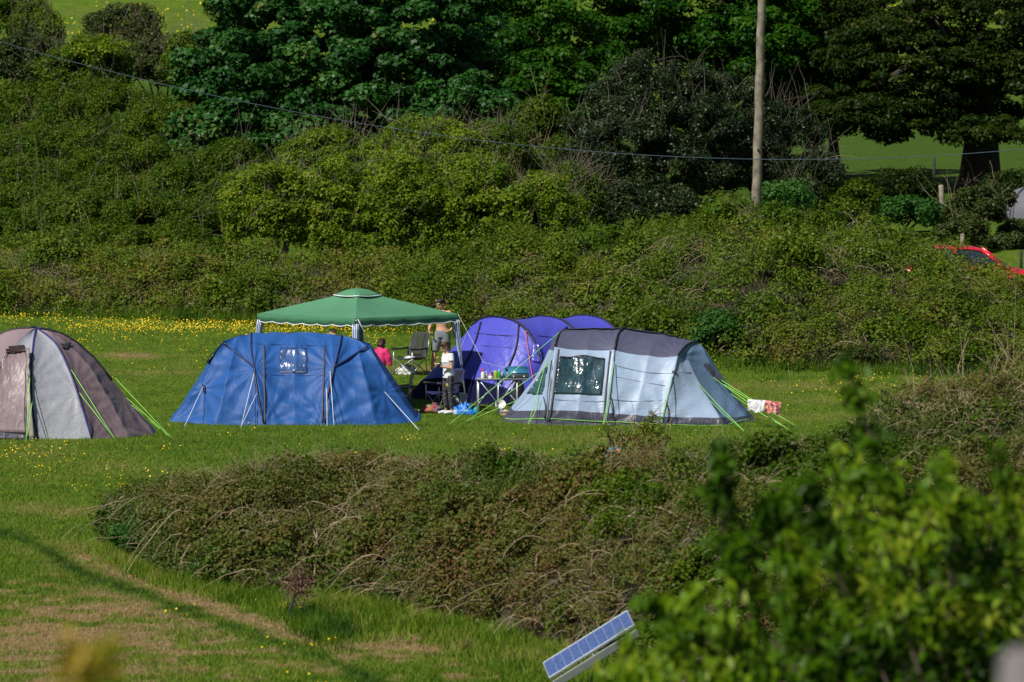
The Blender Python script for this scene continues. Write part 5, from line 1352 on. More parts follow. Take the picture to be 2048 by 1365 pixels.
camp_chair("camping_chair", "black camping chair seen edge on beside the right end of the blue tent", on_ground(797, 130.4), math.radians(-84), blackc, blackc, .92, recline=.06, frame=ink)
camp_chair("camping_chair", "navy camping chair with its armrest sticking out behind the person in white", on_ground(885, 131.0), math.radians(-58), navyc, blackc, .95, frame=ink)
# white bag under the grey chair
def crumple(name, label, cat, loc, size, m, seed, n=26, rz=0, amp=.22, group=None):
    rg = np.random.default_rng(seed); rows = []
    for i in range(n + 1):
        a = 2 * math.pi * i / n; r = []
        for j in range(n // 2 + 1):
            t = math.pi * (j / (n // 2)) * .5; ca_, sa_ = math.cos(t), math.sin(t)
            k = 1 + amp * 2 * (float(fbm(3 + math.cos(a) * 1.7 + seed, 3 + math.sin(a) * 1.7 + t * 2.2, seed, 3)) - .5) * 2
            r.append(V3((size[0] * math.cos(a) * ca_ ** .7 * k, size[1] * math.sin(a) * ca_ ** .7 * k, size[2] * sa_ * k)))
        rows.append(r)
    mb = MB(); mb.grid(rows); o = mb.build(name, m, None); o.location = loc; o.rotation_euler = (0, 0, rz); o["label"] = label; o["category"] = cat
    if group: o["group"] = group
    return o
whitep = plain("white_plastic", (.66, .66, .64), rough=.5, bump=.5, bscale=9)
crumple("carrier_bag", "crumpled white bag lying under the grey camping chair", "bag", ground_at(813, 749), (.24, .15, .20), whitep, 3)
crumple("towel", "small white towel left on the seat of the grey camping chair", "towel", tuple(V3(c1.location) + V3((.0, -.02, .395))), (.13, .10, .05), tee, 5)
# piles by the person in white
bluep = plain("bright_blue_plastic", (.02, .19, .66), rough=.4, bump=1.0, bscale=12, spec=.6)
crumple("groundsheet", "bright blue crumpled plastic sheet at the foot of the gazebo leg", "sheet", ground_at(931, 829), (.21, .17, .22), bluep, 8, amp=.34)
crumple("groundsheet", "smaller fold of bright blue plastic sheet beside the cool box", "sheet", ground_at(913, 823), (.12, .1, .10), bluep, 9, amp=.3)
crumple("bundled_cloth", "white cloth bundle lying between the legs and the blue plastic sheet", "cloth", ground_at(909, 829), (.12, .1, .085), tee, 10)
mul, nt, b_ = mat("multicoloured_blanket"); tcx = nt.nodes.new("ShaderNodeTexCoord"); n_ = noise(nt, tcx.outputs["Object"], 4.5, 1, .3)
rr_ = ramp_node(nt, [(.36, (.16, .22, .10)), (.45, (.38, .10, .07)), (.53, (.45, .04, .06)), (.60, (.10, .16, .26)), (.68, (.42, .14, .06))], 'EASE'); nt.links.new(n_, rr_.inputs[0]); nt.links.new(rr_.outputs[0], b_.inputs["Base Color"]); b_.inputs["Roughness"].default_value = .9
crumple("picnic_blanket", "crumpled red, orange and green picnic blanket on the grass left of the person in white", "blanket", ground_at(864, 826), (.27, .2, .17), mul, 12, amp=.3)
td = crumple("frisbee_bag", "small round turquoise pouch beside the blue plastic sheet", "pouch", ground_at(953, 826), (.08, .06, .13), plain("turquoise", (.01, .36, .38), rough=.4), 14, amp=.08)
cb = thing("cool_box", "pale grey cool box with lid standing behind the person in white", "cool box", tuple(on_ground(913, 131.3)), math.radians(12))
mb = MB(); mb.box((0, 0, .16), (.40, .28, .32), None, .025); mb.build("box", plain("cool_box_grey", (.36, .37, .40), rough=.5), cb)
mb = MB(); mb.box((0, 0, .345), (.43, .30, .05), None, .018); mb.build("lid", plain("cool_box_lid", (.62, .61, .56), rough=.5), cb)
mb = MB(); mb.tube([(-.215, -.0, .30), (-.235, -.15, .30), (.235, -.15, .30), (.215, 0, .30)], .009, n=6); mb.build("handle", tee, cb)
# folding table
tl = on_ground(1004, 130.3)
tb_ = thing("folding_table", "low aluminium folding camp table with crossed legs in front of the violet blue tent", "table", tuple(tl), math.radians(3)); TW, TD, TH = .58, .30, P(1000, 757, 130.3).z - tl.z
mb = MB(); mb.box((0, 0, TH - .012), (2 * TW, 2 * TD, .024), None, .008); mb.build("table_top", plain("table_top_grey", (.30, .30, .30), rough=.4), tb_)
mb = MB(); mb.box((0, -TD - .008, TH - .02), (2 * TW + .02, .016, .03), None, .004); mb.build("table_edge", ink, tb_)
for sx in (-TW + .03, -.10, .33):
    for sy in (-1, 1):
        mb = MB(); mb.tube([(sx, sy * (TD - .03), -.01), (sx, sy * (TD - .03), TH - .02)], .012, n=7); lg = mb.build("leg", alu, tb_)
        mb = MB(); mb.box((sx, sy * (TD - .03), TH - .045), (.045, .04, .05), None, .01); mb.build("leg_joint", ink, lg)
        mb = MB(); mb.box((sx, sy * (TD - .03), .26), (.034, .034, .045), None, .008); mb.build("leg_joint", ink, lg)
for a, b in (((-TW + .05, -TD + .02, TH - .03), (-.11, -TD + .02, .26)), ((.30, -TD + .02, TH - .03), (-.08, -TD + .02, .26)), ((-TW + .05, TD - .02, TH - .03), (-.11, TD - .02, .26)), ((.30, TD - .02, TH - .03), (-.08, TD - .02, .26)), ((-.55, -TD, .26), (-.12, TD, TH - .05)), ((.33, -TD, .28), (-.1, TD, TH - .05)), ((.33, TD, .28), (.1, -TD, TH - .05))):
    mb = MB(); mb.tube([a, b], .011, n=6); mb.build("brace", alu, tb_)
mb = MB(); mb.tube([(-.12, TD, TH - .04), (.15, TD, .5), (.33, TD + .02, TH - .04)], .012, n=6); mb.build("strap", ink, tb_)
def on_table(x, y): 
    a = math.radians(3); return tuple(tl + V3((x * math.cos(a) - y * math.sin(a), x * math.sin(a) + y * math.cos(a), TH + .001)))
tx = lambda px: (px - 1004) / FPX * 130.2
def bottle(name, label, px, y, prof, m, cap=None, capm=None, cat="bottle", n=14):
    r = thing(name, label, cat, on_table(tx(px), y)); mb = MB(); mb.lathe((0, 0, 0), prof, n); mb.build("body", m, r)
    if cap: mb = MB(); mb.lathe((0, 0, prof[-1][1] - .002), cap, n); mb.build("cap", capm, r)
    return r
redp = plain("red_plastic", (.60, .05, .07), rough=.4)
r = bottle("spray_bottle", "white trigger spray bottle with red nozzle at the left end of the table", 965, -.12, [(.042, 0), (.045, .02), (.045, .11), (.03, .145), (.016, .16)], whitep)
mb = MB(); mb.lathe((0, 0, .155), [(.019, 0), (.019, .03), (.012, .04)], 10); mb.box((-.012, 0, .205), (.085, .022, .028), None, .008); mb.box((-.03, 0, .175), (.012, .014, .04), None, .004); mb.build("trigger", redp, r)
bottle("washing_up_bottle", "clear plastic bottle standing next to the spray bottle", 972, -.05, [(.036, 0), (.038, .02), (.038, .10), (.02, .13), (.016, .14)], plain("milky_plastic", (.50, .52, .50), rough=.3), [(.017, 0), (.017, .02)], whitep)
bottle("salt_tub", "short white tub with a pink lid near the table edge", 980, -.18, [(.045, 0), (.05, .01), (.046, .07)], whitep, [(.036, 0), (.03, .03), (.018, .045), (.018, .06)], plain("pink_plastic", (.65, .12, .2), rough=.4), "tub")
bottle("dark_blue_can", "dark blue can standing behind the yellow green tin", 986, .08, [(.036, 0), (.04, .005), (.04, .15), (.036, .155)], plain("blue_can", (.02, .05, .32), rough=.3), [(.034, 0), (.034, .006)], alu, "can")
bottle("food_tin", "yellow green striped tin beside the green bottle", 991.5, -.02, [(.05, 0), (.053, .006), (.053, .155), (.049, .165)], plain("lime_tin", (.33, .42, .05), rough=.35), [(.048, 0), (.046, .006)], whitep, "tin")
bottle("green_bottle", "bright green plastic bottle with white cap on the table", 998, -.12, [(.036, 0), (.040, .015), (.040, .14), (.026, .175), (.014, .19)], plain("green_plastic", (.01, .32, .06), rough=.25, spec=.7), [(.015, 0), (.015, .025)], whitep)
bottle("grey_beaker", "grey beaker between the green bottle and the blue stove", 1004, .1, [(.04, 0), (.046, .13), (.04, .13), (.036, .02)], plain("grey_beaker", (.3, .34, .4), rough=.4), None, None, "beaker")
bottle("sauce_jar", "small dark jar with a red lid left of the blue stove", 1002.5, -.2, [(.026, 0), (.028, .05), (.022, .06)], plain("dark_glass", (.05, .02, .02), rough=.2), [(.024, 0), (.022, .012)], redp, "jar")
# stove
stv = thing("camping_stove", "blue two burner camping stove with its lid raised on the right of the table", "stove", on_table(tx(1037), -.02), math.radians(3))
stb = plain("stove_blue", (.028, .17, .30), rough=.35, spec=.6); std = plain("stove_dark", (.035, .055, .055), rough=.5)
mb = MB(); mb.box((0, 0, .06), (.46, .32, .12), None, .012); mb.build("body", std, stv)
A_, B_, C_, D_ = V3((-.235, -.17, .125)), V3((.235, -.17, .125)), V3((.20, .14, .26)), V3((-.25, .14, .26))
mb = MB(); mb.grid([[A_, D_], [B_, C_]]); mb.build("lid", stb, stv, solid=.012)
mb = MB(); mb.grid([[V3((-.236, -.17, .12)), V3((-.236, -.17, .001))], [V3((-.34, -.02, .22)), V3((-.33, -.02, .001))], [V3((-.25, .14, .26)), V3((-.25, .14, .001))]]); mb.build("wind_shield", plain("stove_side_blue", (.06, .19, .33), rough=.4), stv, solid=.008)
mb = MB(); mb.box((-.29, -.09, .165), (.03, .02, .035), None, .006); mb.build("latch", ink, stv)
for k in (-.12, .12):
    mb = MB(); mb.lathe((k, -.165, .05), [(.02, 0), (.02, .014), (.012, .02)], 12, Matrix.Rotation(math.radians(90), 3, 'X')); mb.build("knob", alu, stv)
# things on and under the table
bgm = plain("black_bag_cloth", (.010, .009, .010), rough=.6, bump=.6)
sb = thing("sack", "tall black sack leaning under the right end of the table", "sack", tuple(on_ground(1034, 131.5)), math.radians(10))
mb = MB(); rows = []
for i in range(19):
    a = 2 * math.pi * i / 18; r = []
    for j, (rad, z, ox) in enumerate(((.10, 0, 0), (.155, .04, 0), (.16, .2, 0), (.15, .36, .02), (.13, .5, .04), (.09, .60, .05), (.03, .66, .06))):
        k = 1 + .14 * (float(fbm(2 + math.cos(a) * 1.5, 2 + math.sin(a) * 1.5 + z * 3, 9)) - .5); r.append(V3((ox + rad * math.cos(a) * k, rad * .75 * math.sin(a) * k, z)))
    rows.append(r)
mb.grid(rows); mb.build("sack_body", bgm, sb); mb = MB(); mb.tube([(.03, -.02, .64), (-.08, -.05, .62), (-.13, -.06, .55)], .02, n=6); mb.build("drawstring", bgm, sb)
def bowl(label, px, d, rz, m, nm="washing_bowl", r0=.13, h=.09, tilt=0, z=0):
    r = thing(nm, label, "bowl", tuple(on_ground(px, d) + V3((0, 0, z))), rz); Rm = Matrix.Rotation(tilt, 3, 'X')
    mb = MB(); mb.lathe((0, 0, 0), [(r0 * .55, 0), (r0 * .8, h * .4), (r0, h), (r0 * 1.06, h), (r0 * .96, h * .92), (r0 * .7, h * .35), (r0 * .4, .012)], 20, Rm); mb.build("bowl_body", m, r)
bowl("white washing up bowl propped upright beneath the table", 1001, 131.1, 0, whitep, r0=.12, h=.07, tilt=math.radians(55), z=.10)
bowl("shallow cream dish lying on the grass below the table", 1003, 130.75, 0, plain("cream_dish", (.60, .54, .42), rough=.4), "dish", r0=.13, h=.03, z=.02)
gc = thing("gas_canister", "small bright blue gas canister standing at the corner of the grey tent", "gas canister", tuple(ground_at(1003, 829)))
mb = MB(); mb.lathe((0, 0, 0), [(.045, 0), (.055, .012), (.055, .06), (.048, .085), (.025, .10)], 16); mb.build("canister", plain("gas_blue", (.03, .26, .55), rough=.3), gc); mb = MB(); mb.lathe((0, 0, .098), [(.018, 0), (.018, .018), (.010, .026)], 10); mb.build("valve", alu, gc)
cr = thing("crate", "low tan crate of kitchen things under the table", "crate", tuple(on_ground(1016, 129.9)), .1)
mb = MB()
for sx, sy, lx, ly in ((0, -.11, .34, .012), (0, .11, .34, .012), (-.17, 0, .012, .21), (.17, 0, .012, .21)):
    for k in range(2): mb.box((sx, sy, .035 + k * .07), (lx, ly, .05))
mb.box((0, 0, .006), (.34, .22, .012)); mb.build("slatted_box", plain("tan_wood", (.30, .20, .11), rough=.8), cr)
mb = MB(); mb.lathe((-.05, 0, .013), [(.05, 0), (.055, .12), (.05, .13)], 12); mb.build("pot", whitep, cr)

# ---- washing hung on the guy lines
def drape(name, label, a, b, drop, m, seed, group):
    a, b = V3(a), V3(b); o = a.copy(); rows = []; n = 26
    for i in range(n + 1):
        u = i / n; p = a.lerp(b, u) - o; r = []
        for j in range(21):
            v = (j / 20 - .5) * 2; dz = -abs(v) * drop * (1 + .12 * math.sin(u * 9 + seed)) ; wv_ = .016 * math.sin(u * 26 + seed + (2 if v > 0 else 0)) * abs(v) + .02 * (float(fbm(u * 6 + seed, v * 2 + 5, seed)) - .5)
            r.append(p + V3((.015 * math.sin(v * 5 + u * 8), (.03 * v if abs(v) < .12 else math.copysign(.02 + .03 * abs(v), v)) + wv_, dz + (.012 if abs(v) < .06 else 0))))
        rows.append(r)
    mb = MB(); mb.grid(rows); ob = mb.build(name, m, None, solid=.004, sub=1); ob.location = o; ob["label"] = label; ob["category"] = "towel"; ob["group"] = group
    return ob
fl, nt, b_ = mat("pink_flowered_cloth"); tcx = nt.nodes.new("ShaderNodeTexCoord"); n_ = noise(nt, tcx.outputs["Object"], 13, 2, .4); rr_ = ramp_node(nt, [(.38, (.10, .05, .12)), (.45, (.60, .10, .10)), (.53, (.66, .28, .22)), (.62, (.70, .45, .38)), (.7, (.35, .05, .10))]); nt.links.new(n_, rr_.inputs[0]); nt.links.new(rr_.outputs[0], b_.inputs["Base Color"]); b_.inputs["Roughness"].default_value = .85
wp, nt, b_ = mat("white_printed_cloth"); tcx = nt.nodes.new("ShaderNodeTexCoord"); n_ = noise(nt, tcx.outputs["Object"], 14, 2, .4); rr_ = ramp_node(nt, [(.40, (.30, .33, .48)), (.48, (.64, .64, .66)), (.6, (.72, .70, .70)), (.7, (.55, .40, .42))]); nt.links.new(n_, rr_.inputs[0]); nt.links.new(rr_.outputs[0], b_.inputs["Base Color"]); b_.inputs["Roughness"].default_value = .85
gD_ = "cloths drying on the guy lines"
drape("drying_cloth", "white printed cloth drying on the lime guy lines right of the grey tent", P(1496, 799, 127.2), P(1529, 801, 127.0), .26, wp, 3, gD_)
drape("drying_cloth", "pink and red patterned cloth drying on the lime guy lines right of the grey tent", P(1531, 801, 126.95), P(1561, 805, 126.9), .27, fl, 6, gD_)

# ================================================================== POLE, CABLE, POSTS, LOG
wood_g = plain("weathered_wood", (.20, .175, .140), rough=.85, var=.5, scale=4, bump=.7, bscale=16, stretch=(1, 1, .06))
wood_b = plain("brown_timber", (.10, .055, .035), rough=.9, var=.35, scale=5, bump=.6, bscale=14)
dark_iron = plain("dark_iron", (.03, .032, .036), rough=.6)
pb = on_ground(1509, 163.5); pt_ = P(1524, -20, 163.5)
tp = thing("telegraph_pole", "tall weathered grey wooden telegraph pole leaning slightly right", "telegraph pole", tuple(pb))
tpv = pt_ - pb; full = tpv * 1.28; n = 24; pts = [full * (i / n) + V3((.012 * math.sin(i * 1.9), .012 * math.cos(i * 2.3), -.3 if i == 0 else 0)) for i in range(n + 1)]
mb = MB(); mb.tube(pts, [.150 - .045 * i / n for i in range(n + 1)], n=18); mb.build("shaft", wood_g, tp)
mb = MB(); p = P(1516, 300, 163.5) - pb; mb.box(p + V3((0, -.15, 0)), (.06, .05, .07), None, .01); mb.build("bolt_plate", dark_iron, tp)
mb = MB(); mb.lathe(full, [(.115, -.02), (.11, .03), (.03, .08)], 12); mb.build("pole_cap", dark_iron, tp)
# cable across the whole valley
ks = [(0, 85), (380, 178), (780, 258), (1020, 290), (1260, 309), (1500, 318), (1780, 314), (2048, 300)]
cf = np.polyfit([a for a, b in ks], [b for a, b in ks], 3)
mb = MB(); o = P(1500, 318, 158.0); cpts = [P(a, float(np.polyval(cf, min(max(a, -120), 2200))) + (-.27 * (-120 - a) if a < -120 else 0) - (.10 * (a - 2200) if a > 2200 else 0), 158.0 + (1500 - a) * .0012) - o for a in range(-700, 2760, 60)]
mb.tube(cpts, .0095, n=5); cable = mb.build("overhead_cable", plain("blue_grey_cable", (.05, .085, .12), rough=.6), None); cable.location = o; tag(cable, "thin overhead cable sagging right across the valley past the telegraph pole", "cable")
for side, pt0 in ((0, cpts[0]), (1, cpts[-1])):
    b0 = pt0 + o; g0 = V3((b0.x, b0.y + .25, float(H(b0.x, b0.y)))); q = thing("telegraph_pole", "wooden pole outside the photo carrying the %s end of the cable" % ("far left", "far right")[side], "telegraph pole", tuple(g0))
    mb = MB(); mb.tube([(0, 0, -.3), (0, 0, b0.z - g0.z + .4)], [.15, .11], n=14); mb.build("shaft", wood_g, q); mb = MB(); mb.box((0, -.14, b0.z - g0.z), (.08, .2, .08)); mb.build("bracket", dark_iron, q)
def post(label, px, row_b, row_t, d, r, m=wood_g, grp="fence posts by the spreading tree", lean=0, sq=False):
    b = P(px, row_b, d); g = V3((b.x, d, float(H(b.x, d)))); t = P(px + lean, row_t, d); q = thing("fence_post", label, "fence post", tuple(g), .3, grp)
    mb = MB(); mb.tube([V3((0, 0, -.2)), (t - g) * .5, t - g - V3((0, 0, .03)), t - g], [r, r, r * .96, r * .6], n=12); mb.build("post_shaft", m, q)
    mb = MB(); mb.tube([(t - g) * .8 + V3((r * 1.02, -r * .2, 0)), (t - g) * .8 + V3((r * 1.3, -r * .5, .02)), (t - g) * .8 + V3((r * 1.02, -r * .9, .0))], .008, n=4); mb.build("wire_staple", dark_iron, q); return q
post("stout pale wooden fence post right of the nettles below the spreading tree", 1886, 465, 370, 178, .085, lean=-4)
post("small pale fence post half hidden in weeds right of the telegraph pole", 1660, 440, 385, 179, .07)
post("short grey fence post standing just behind the red car roof", 1925, 500, 468, 170, .07)
post("thin dark iron post far off in the meadow left of the big trunk", 1868, 368, 315, 200, .05, dark_iron)
post("thin dark post near the right photo edge above the red car bonnet", 2042, 560, 500, 168, .045, dark_iron)
lgA, lgB = P(1766, 468, 176.5), P(1975, 462, 177.5); lg = thing("fallen_log", "long squared brown timber lying on the grass below the fence post", "log", tuple(V3((lgA.x, lgA.y, float(H(lgA.x, lgA.y))))))
o = V3(lg.location); e = V3((lgB.x, lgB.y, float(H(lgB.x, lgB.y)))) - o; mb = MB(); nn = 16
mb.tube([e * (i / nn) + V3((0, .03 * math.sin(i), .09 + .01 * math.cos(i * 2))) for i in range(nn + 1)], [.10 + .008 * math.sin(i * 1.7) for i in range(nn + 1)], n=8); mb.build("timber", wood_b, lg)

# ---- the blossoming stake below the near hedge
stk = thing("wooden_stake", "dark leaning stake topped with dead pinkish twigs at the foot of the near hedge", "stake", tuple(G(574, 1232)))
o = V3(stk.location); t = P(596, 1178, o.y - .05) - o; mb = MB(); mb.tube([V3((0, 0, -.1)) - t * .05, t * .5, t], [.022, .020, .017], n=8); mb.build("stake_shaft", plain("blue_black_metal", (.045, .06, .085), rough=.4), stk)
rg = np.random.default_rng(77); nb = 90; tp0 = np.array(t); bs_ = tp0 + rg.normal(size=(nb, 3)) * np.array([.04, .04, .05])
s_ = stems_mesh("dead_twigs", rg, bs_, unit(rg.normal(size=(nb, 3)) + np.array([.15, 0, .5])), .12 + .22 * rg.random(nb), .004 + .003 * rg.random(nb), rg.normal(size=(nb, 3)) * .3, plain("pinkish_twig", (.20, .115, .095), rough=.8), stk); s_["kind"] = "stuff"
L_DEAD = leaf_mat("dead_leaf", [(0, (.10, .05, .04)), (.5, (.20, .11, .09)), (1, (.30, .18, .13))])
c = tp0 + rg.normal(size=(420, 3)) * np.array([.13, .1, .15]) + np.array([.03, 0, .12]); leaf_mesh("withered_leaves", c, unit(rg.normal(size=(420, 3)) + np.array([0, -.5, .5])), .04 + .02 * rg.random(420), rg.random(420), L_DEAD, rg, stk)
# ---- three long bleached canes arching out of the near hedge
for k, (lab, pts) in enumerate((("tall bleached cane curving upright out of the near hedge left of centre", [(628, 1150), (634, 1110), (632, 1075), (618, 1048), (594, 1032), (570, 1028)]),
                                ("slimmer bleached cane standing beside the tall curved one", [(625, 1122), (630, 1098), (634, 1070), (631, 1050)]),
                                ("long bleached cane arching over the near hedge right of centre", [(1236, 1052), (1262, 1030), (1290, 1017), (1320, 1016), (1350, 1030), (1368, 1042)]),
                                ("bleached cane arching low over the near hedge above the solar panel", [(1150, 1122), (1180, 1104), (1205, 1102), (1225, 1112), (1243, 1130)]),
                                ("pale cane looping down the near hedge below the grey tent", [(1140, 950), (1175, 965), (1195, 990), (1205, 1020), (1204, 1040)]),
                                ("pale hooked cane on the near hedge below the blue tent", [(660, 1050), (690, 1035), (697, 1000), (690, 965)]),
                                ("pale bent cane just above the solar panel", [(1095, 1212), (1120, 1205), (1145, 1215), (1160, 1235)]))):
    # depth from the hedge face
    pp = []
    dd = None
    gxs = np.linspace(0, 1.0, 60)
    for (a, b) in pts:
        s3 = near_surf(np.full(60, float(a)), gxs); _, rw = px_of(s3[:, 0], s3[:, 1], s3[:, 2]); i = int(np.argmin(abs(rw - b))); pp.append(float(s3[i, 1]))
    q = [P(a, b, d_ - .28) for (a, b), d_ in zip(pts, pp)]; q0 = q[0].copy()
    cc_ = resample([v - q0 for v in q], 22); mb = MB(); mb.tube([V3(v) for v in cc_], [.011 - .007 * i / 21 for i in range(22)], n=6)
    for i in (5, 10, 15): mb.tube([V3(cc_[i]), V3(cc_[i]) + V3((.05, -.02, .03 - .01 * i))], [.004, .002], n=4)
    ob = mb.build("arching_cane", pale_twig, None); ob.location = q0; tag(ob, lab, "cane", "bleached canes on the near hedge")
# ---- blue and orange things behind the near hedge
bc_ = plain("dusty_blue_cloth", (.02, .12, .30), rough=.6, bump=.8); oc_ = plain("orange_cloth", (.55, .20, .06), rough=.7, bump=.8)
def behind(px, row, d): 
    return P(px, row, d)
bo = thing("crumpled_jacket", "crumpled dark blue and orange jacket half buried in the top of the near hedge", "jacket", tuple(P(1232, 925, 90.5)))
for nm, m, off, sz, sd in (("sleeve", bc_, (-.13, 0, .02), (.13, .1, .13), 31), ("hood", plain("teal_cloth", (.02, .14, .20), rough=.6), (.02, .05, .03), (.17, .1, .16), 32), ("lining", oc_, (.03, -.30, .06), (.085, .06, .13), 33), ("sleeve", bc_, (-.29, -.02, -.05), (.075, .06, .075), 34)):
    t_ = crumple(nm, "x", "x", off, sz, m, sd, amp=.4); t_.parent = bo; del t_["label"]; del t_["category"]
# ================================================================== SOLAR PANEL
cell_m, nt, b_ = mat("solar_cell_blue")
tcx = nt.nodes.new("ShaderNodeTexCoord"); n_ = noise(nt, tcx.outputs["Object"], 14, 3, .6); rr_ = ramp_node(nt, [(.35, (.018, .042, .17)), (.65, (.035, .075, .26))]); nt.links.new(n_, rr_.inputs[0])
wv_ = nt.nodes.new("ShaderNodeTexWave"); wv_.bands_direction = 'Y'; wv_.inputs["Scale"].default_value = 26; nt.links.new(tcx.outputs["Object"], wv_.inputs["Vector"])
cm = nt.nodes.new("ShaderNodeMath"); cm.operation = 'GREATER_THAN'; cm.inputs[1].default_value = .93; nt.links.new(wv_.outputs["Fac"], cm.inputs[0])
c_ = mixc(nt, cm.outputs[0], rr_.outputs[0], (.25, .33, .55)); nt.links.new(c_, b_.inputs["Base Color"]); b_.inputs["Roughness"].default_value = .25; b_.inputs["Coat Weight"].default_value = .15
dS = 73.2
TL, BL = P(1256, 1222, dS + .32), P(1086, 1328, dS + .32)
# the panel's long axis runs from lower left to upper right
ax = (TL - BL); LEN = ax.length; ax.normalize()
# tilt it back so it faces the sun: rotate the short side about the long axis
WV = P(1106, 1353, dS - .34) - BL; WV = WV - ax * WV.dot(ax); WID = WV.length; down = WV.normalized(); nrm_ = down.cross(ax).normalized()
if nrm_.z < 0: nrm_ = -nrm_
spn = thing("solar_panel", "tilted blue solar panel with aluminium frame at the foot of the near hedge", "solar panel", tuple(BL))
Rm = Matrix((ax, down, ax.cross(down))).transposed().to_4x4()
spn.rotation_mode = 'QUATERNION'; spn.rotation_quaternion = Rm.to_quaternion(); sg3 = 1 if ax.cross(down).dot(nrm_) > 0 else -1
mb = MB(); mb.box((LEN / 2, WID / 2, 0), (LEN - .03, WID - .03, .012)); mb.build("backing", plain("panel_backing", (.22, .28, .40), rough=.5), spn, False)
rail_m = plain("panel_frame", (.36, .40, .46), rough=.45, metal=.2); NC = 10; cw = (LEN - .03) / NC
for i in range(NC):
    mb = MB(); mb.box((.015 + cw * (i + .5), WID / 2, sg3 * .0085), (cw - .006, WID - .034, .004)); mb.build("cell", cell_m, spn, False)
for c_, s_ in (((LEN / 2, .009, 0), (LEN, .011, .034)), ((LEN / 2, WID - .009, 0), (LEN, .011, .034)), ((.009, WID / 2, .0), (.011, WID - .04, .032)), ((LEN - .009, WID / 2, 0), (.011, WID - .04, .032))):
    mb = MB(); mb.box(c_, s_, None, .003); mb.build("frame_rail", rail_m, spn, False)
for k in (.12, .5, .88):
    p = BL + ax * LEN * k + down * WID * .98; g = V3((p.x, p.y + .5, float(H(p.x, p.y + .5)))); q = p + down * 0
    Ri = Rm.to_3x3().inverted(); mb = MB(); mb.tube([Ri @ (p - BL) + V3((0, 0, -sg3 * .03)), Ri @ (g - BL)], .018, n=6); mb.build("strut", alu, spn)
mb = MB(); mb.box((LEN / 2, WID + .045, -sg3 * .09), (LEN * .98, .022, .10), None, .004); mb.build("mounting_rail", plain("pale_rail", (.22, .25, .25), rough=.5), spn, False)
for lab, px, rw, top in (("dark forked stump standing directly behind the solar panel", 1168, 1275, 1238),):
    st_ = thing("dead_stump", lab, "stump", tuple(G(px, 1290))); o = V3(st_.location); mb = MB(); t = P(px, top - 12, o.y) - o; mb.tube([V3((0, 0, -.1)), t * .6, t], [.035, .03, .015], n=8); mb.tube([t * .5, t * .8 + V3((.07, 0, 0)), t * .95 + V3((.11, -.02, 0))], [.02, .015, .008], n=6); mb.build("forked_stem", wood_g, st_)

# ================================================================== THE RED CAR
cg = on_ground(1940, 160.4)
car = thing("parked_car", "bright red car mostly hidden behind the bramble bank at the right", "car", tuple(cg - V3((0, 0, .10))), math.radians(-6))
redm = plain("red_car_paint", (.62, .012, .030), rough=.25, spec=.6, var=.05, coat=.6); glass = plain("car_glass", (.02, .03, .045), rough=.08, spec=.8); tyre = plain("tyre_rubber", (.02, .02, .02), rough=.8)
def car_rings(prof):
    """prof: x, z_low, z_high, half width low, half width high"""
    rows = []
    for (x, z0, z1, w0, w1) in prof:
        r = []
        for (w, z) in ((w0 * .96, z0), (w0, z0 + (z1 - z0) * .25), (w0, z0 + (z1 - z0) * .6), (w1, z1 - .03), (w1 * .9, z1), (w1 * .4, z1 + .02), (-w1 * .4, z1 + .02), (-w1 * .9, z1), (-w1, z1 - .03), (-w0, z0 + (z1 - z0) * .6), (-w0, z0 + (z1 - z0) * .25), (-w0 * .96, z0)):
            r.append(V3((x, w, z)))
        rows.append(r + [r[0]])
    return rows
mb = MB(); rows = car_rings([(-2.0, .42, .70, .68, .66), (-1.96, .30, .86, .80, .76), (-1.5, .24, .92, .84, .80), (-.6, .22, .93, .86, .82), (.6, .22, .92, .86, .82), (1.0, .24, .90, .85, .80), (1.6, .26, .80, .82, .74), (1.95, .34, .70, .74, .66), (2.05, .42, .58, .60, .55)])
mb.grid(rows); n0 = len(mb.v); mb.add(rows[0][:-1], [tuple(range(12))]); mb.add(rows[-1][:-1], [tuple(range(11, -1, -1))]); mb.build("body", redm, car, sub=1)
mb = MB(); rows = car_rings([(-1.75, .88, 1.16, .72, .58), (-1.5, .88, 1.38, .76, .60), (-.9, .9, 1.46, .78, .62), (.0, .9, 1.44, .78, .61), (.35, .9, 1.36, .77, .60), (1.02, .88, .93, .74, .66)])
mb.grid(rows); mb.add(rows[0][:-1], [tuple(range(12))]); mb.add(rows[-1][:-1], [tuple(range(11, -1, -1))]); mb.build("cabin_glass", glass, car)
mb = MB(); rows = car_rings([(-1.62, 1.33, 1.37, .60, .58), (-1.4, 1.37, 1.43, .635, .61), (-.9, 1.40, 1.485, .655, .63), (.0, 1.38, 1.465, .65, .62), (.36, 1.33, 1.385, .63, .60)])
mb.grid(rows); mb.add(rows[0][:-1], [tuple(range(12))]); mb.add(rows[-1][:-1], [tuple(range(11, -1, -1))]); mb.build("roof", redm, car)
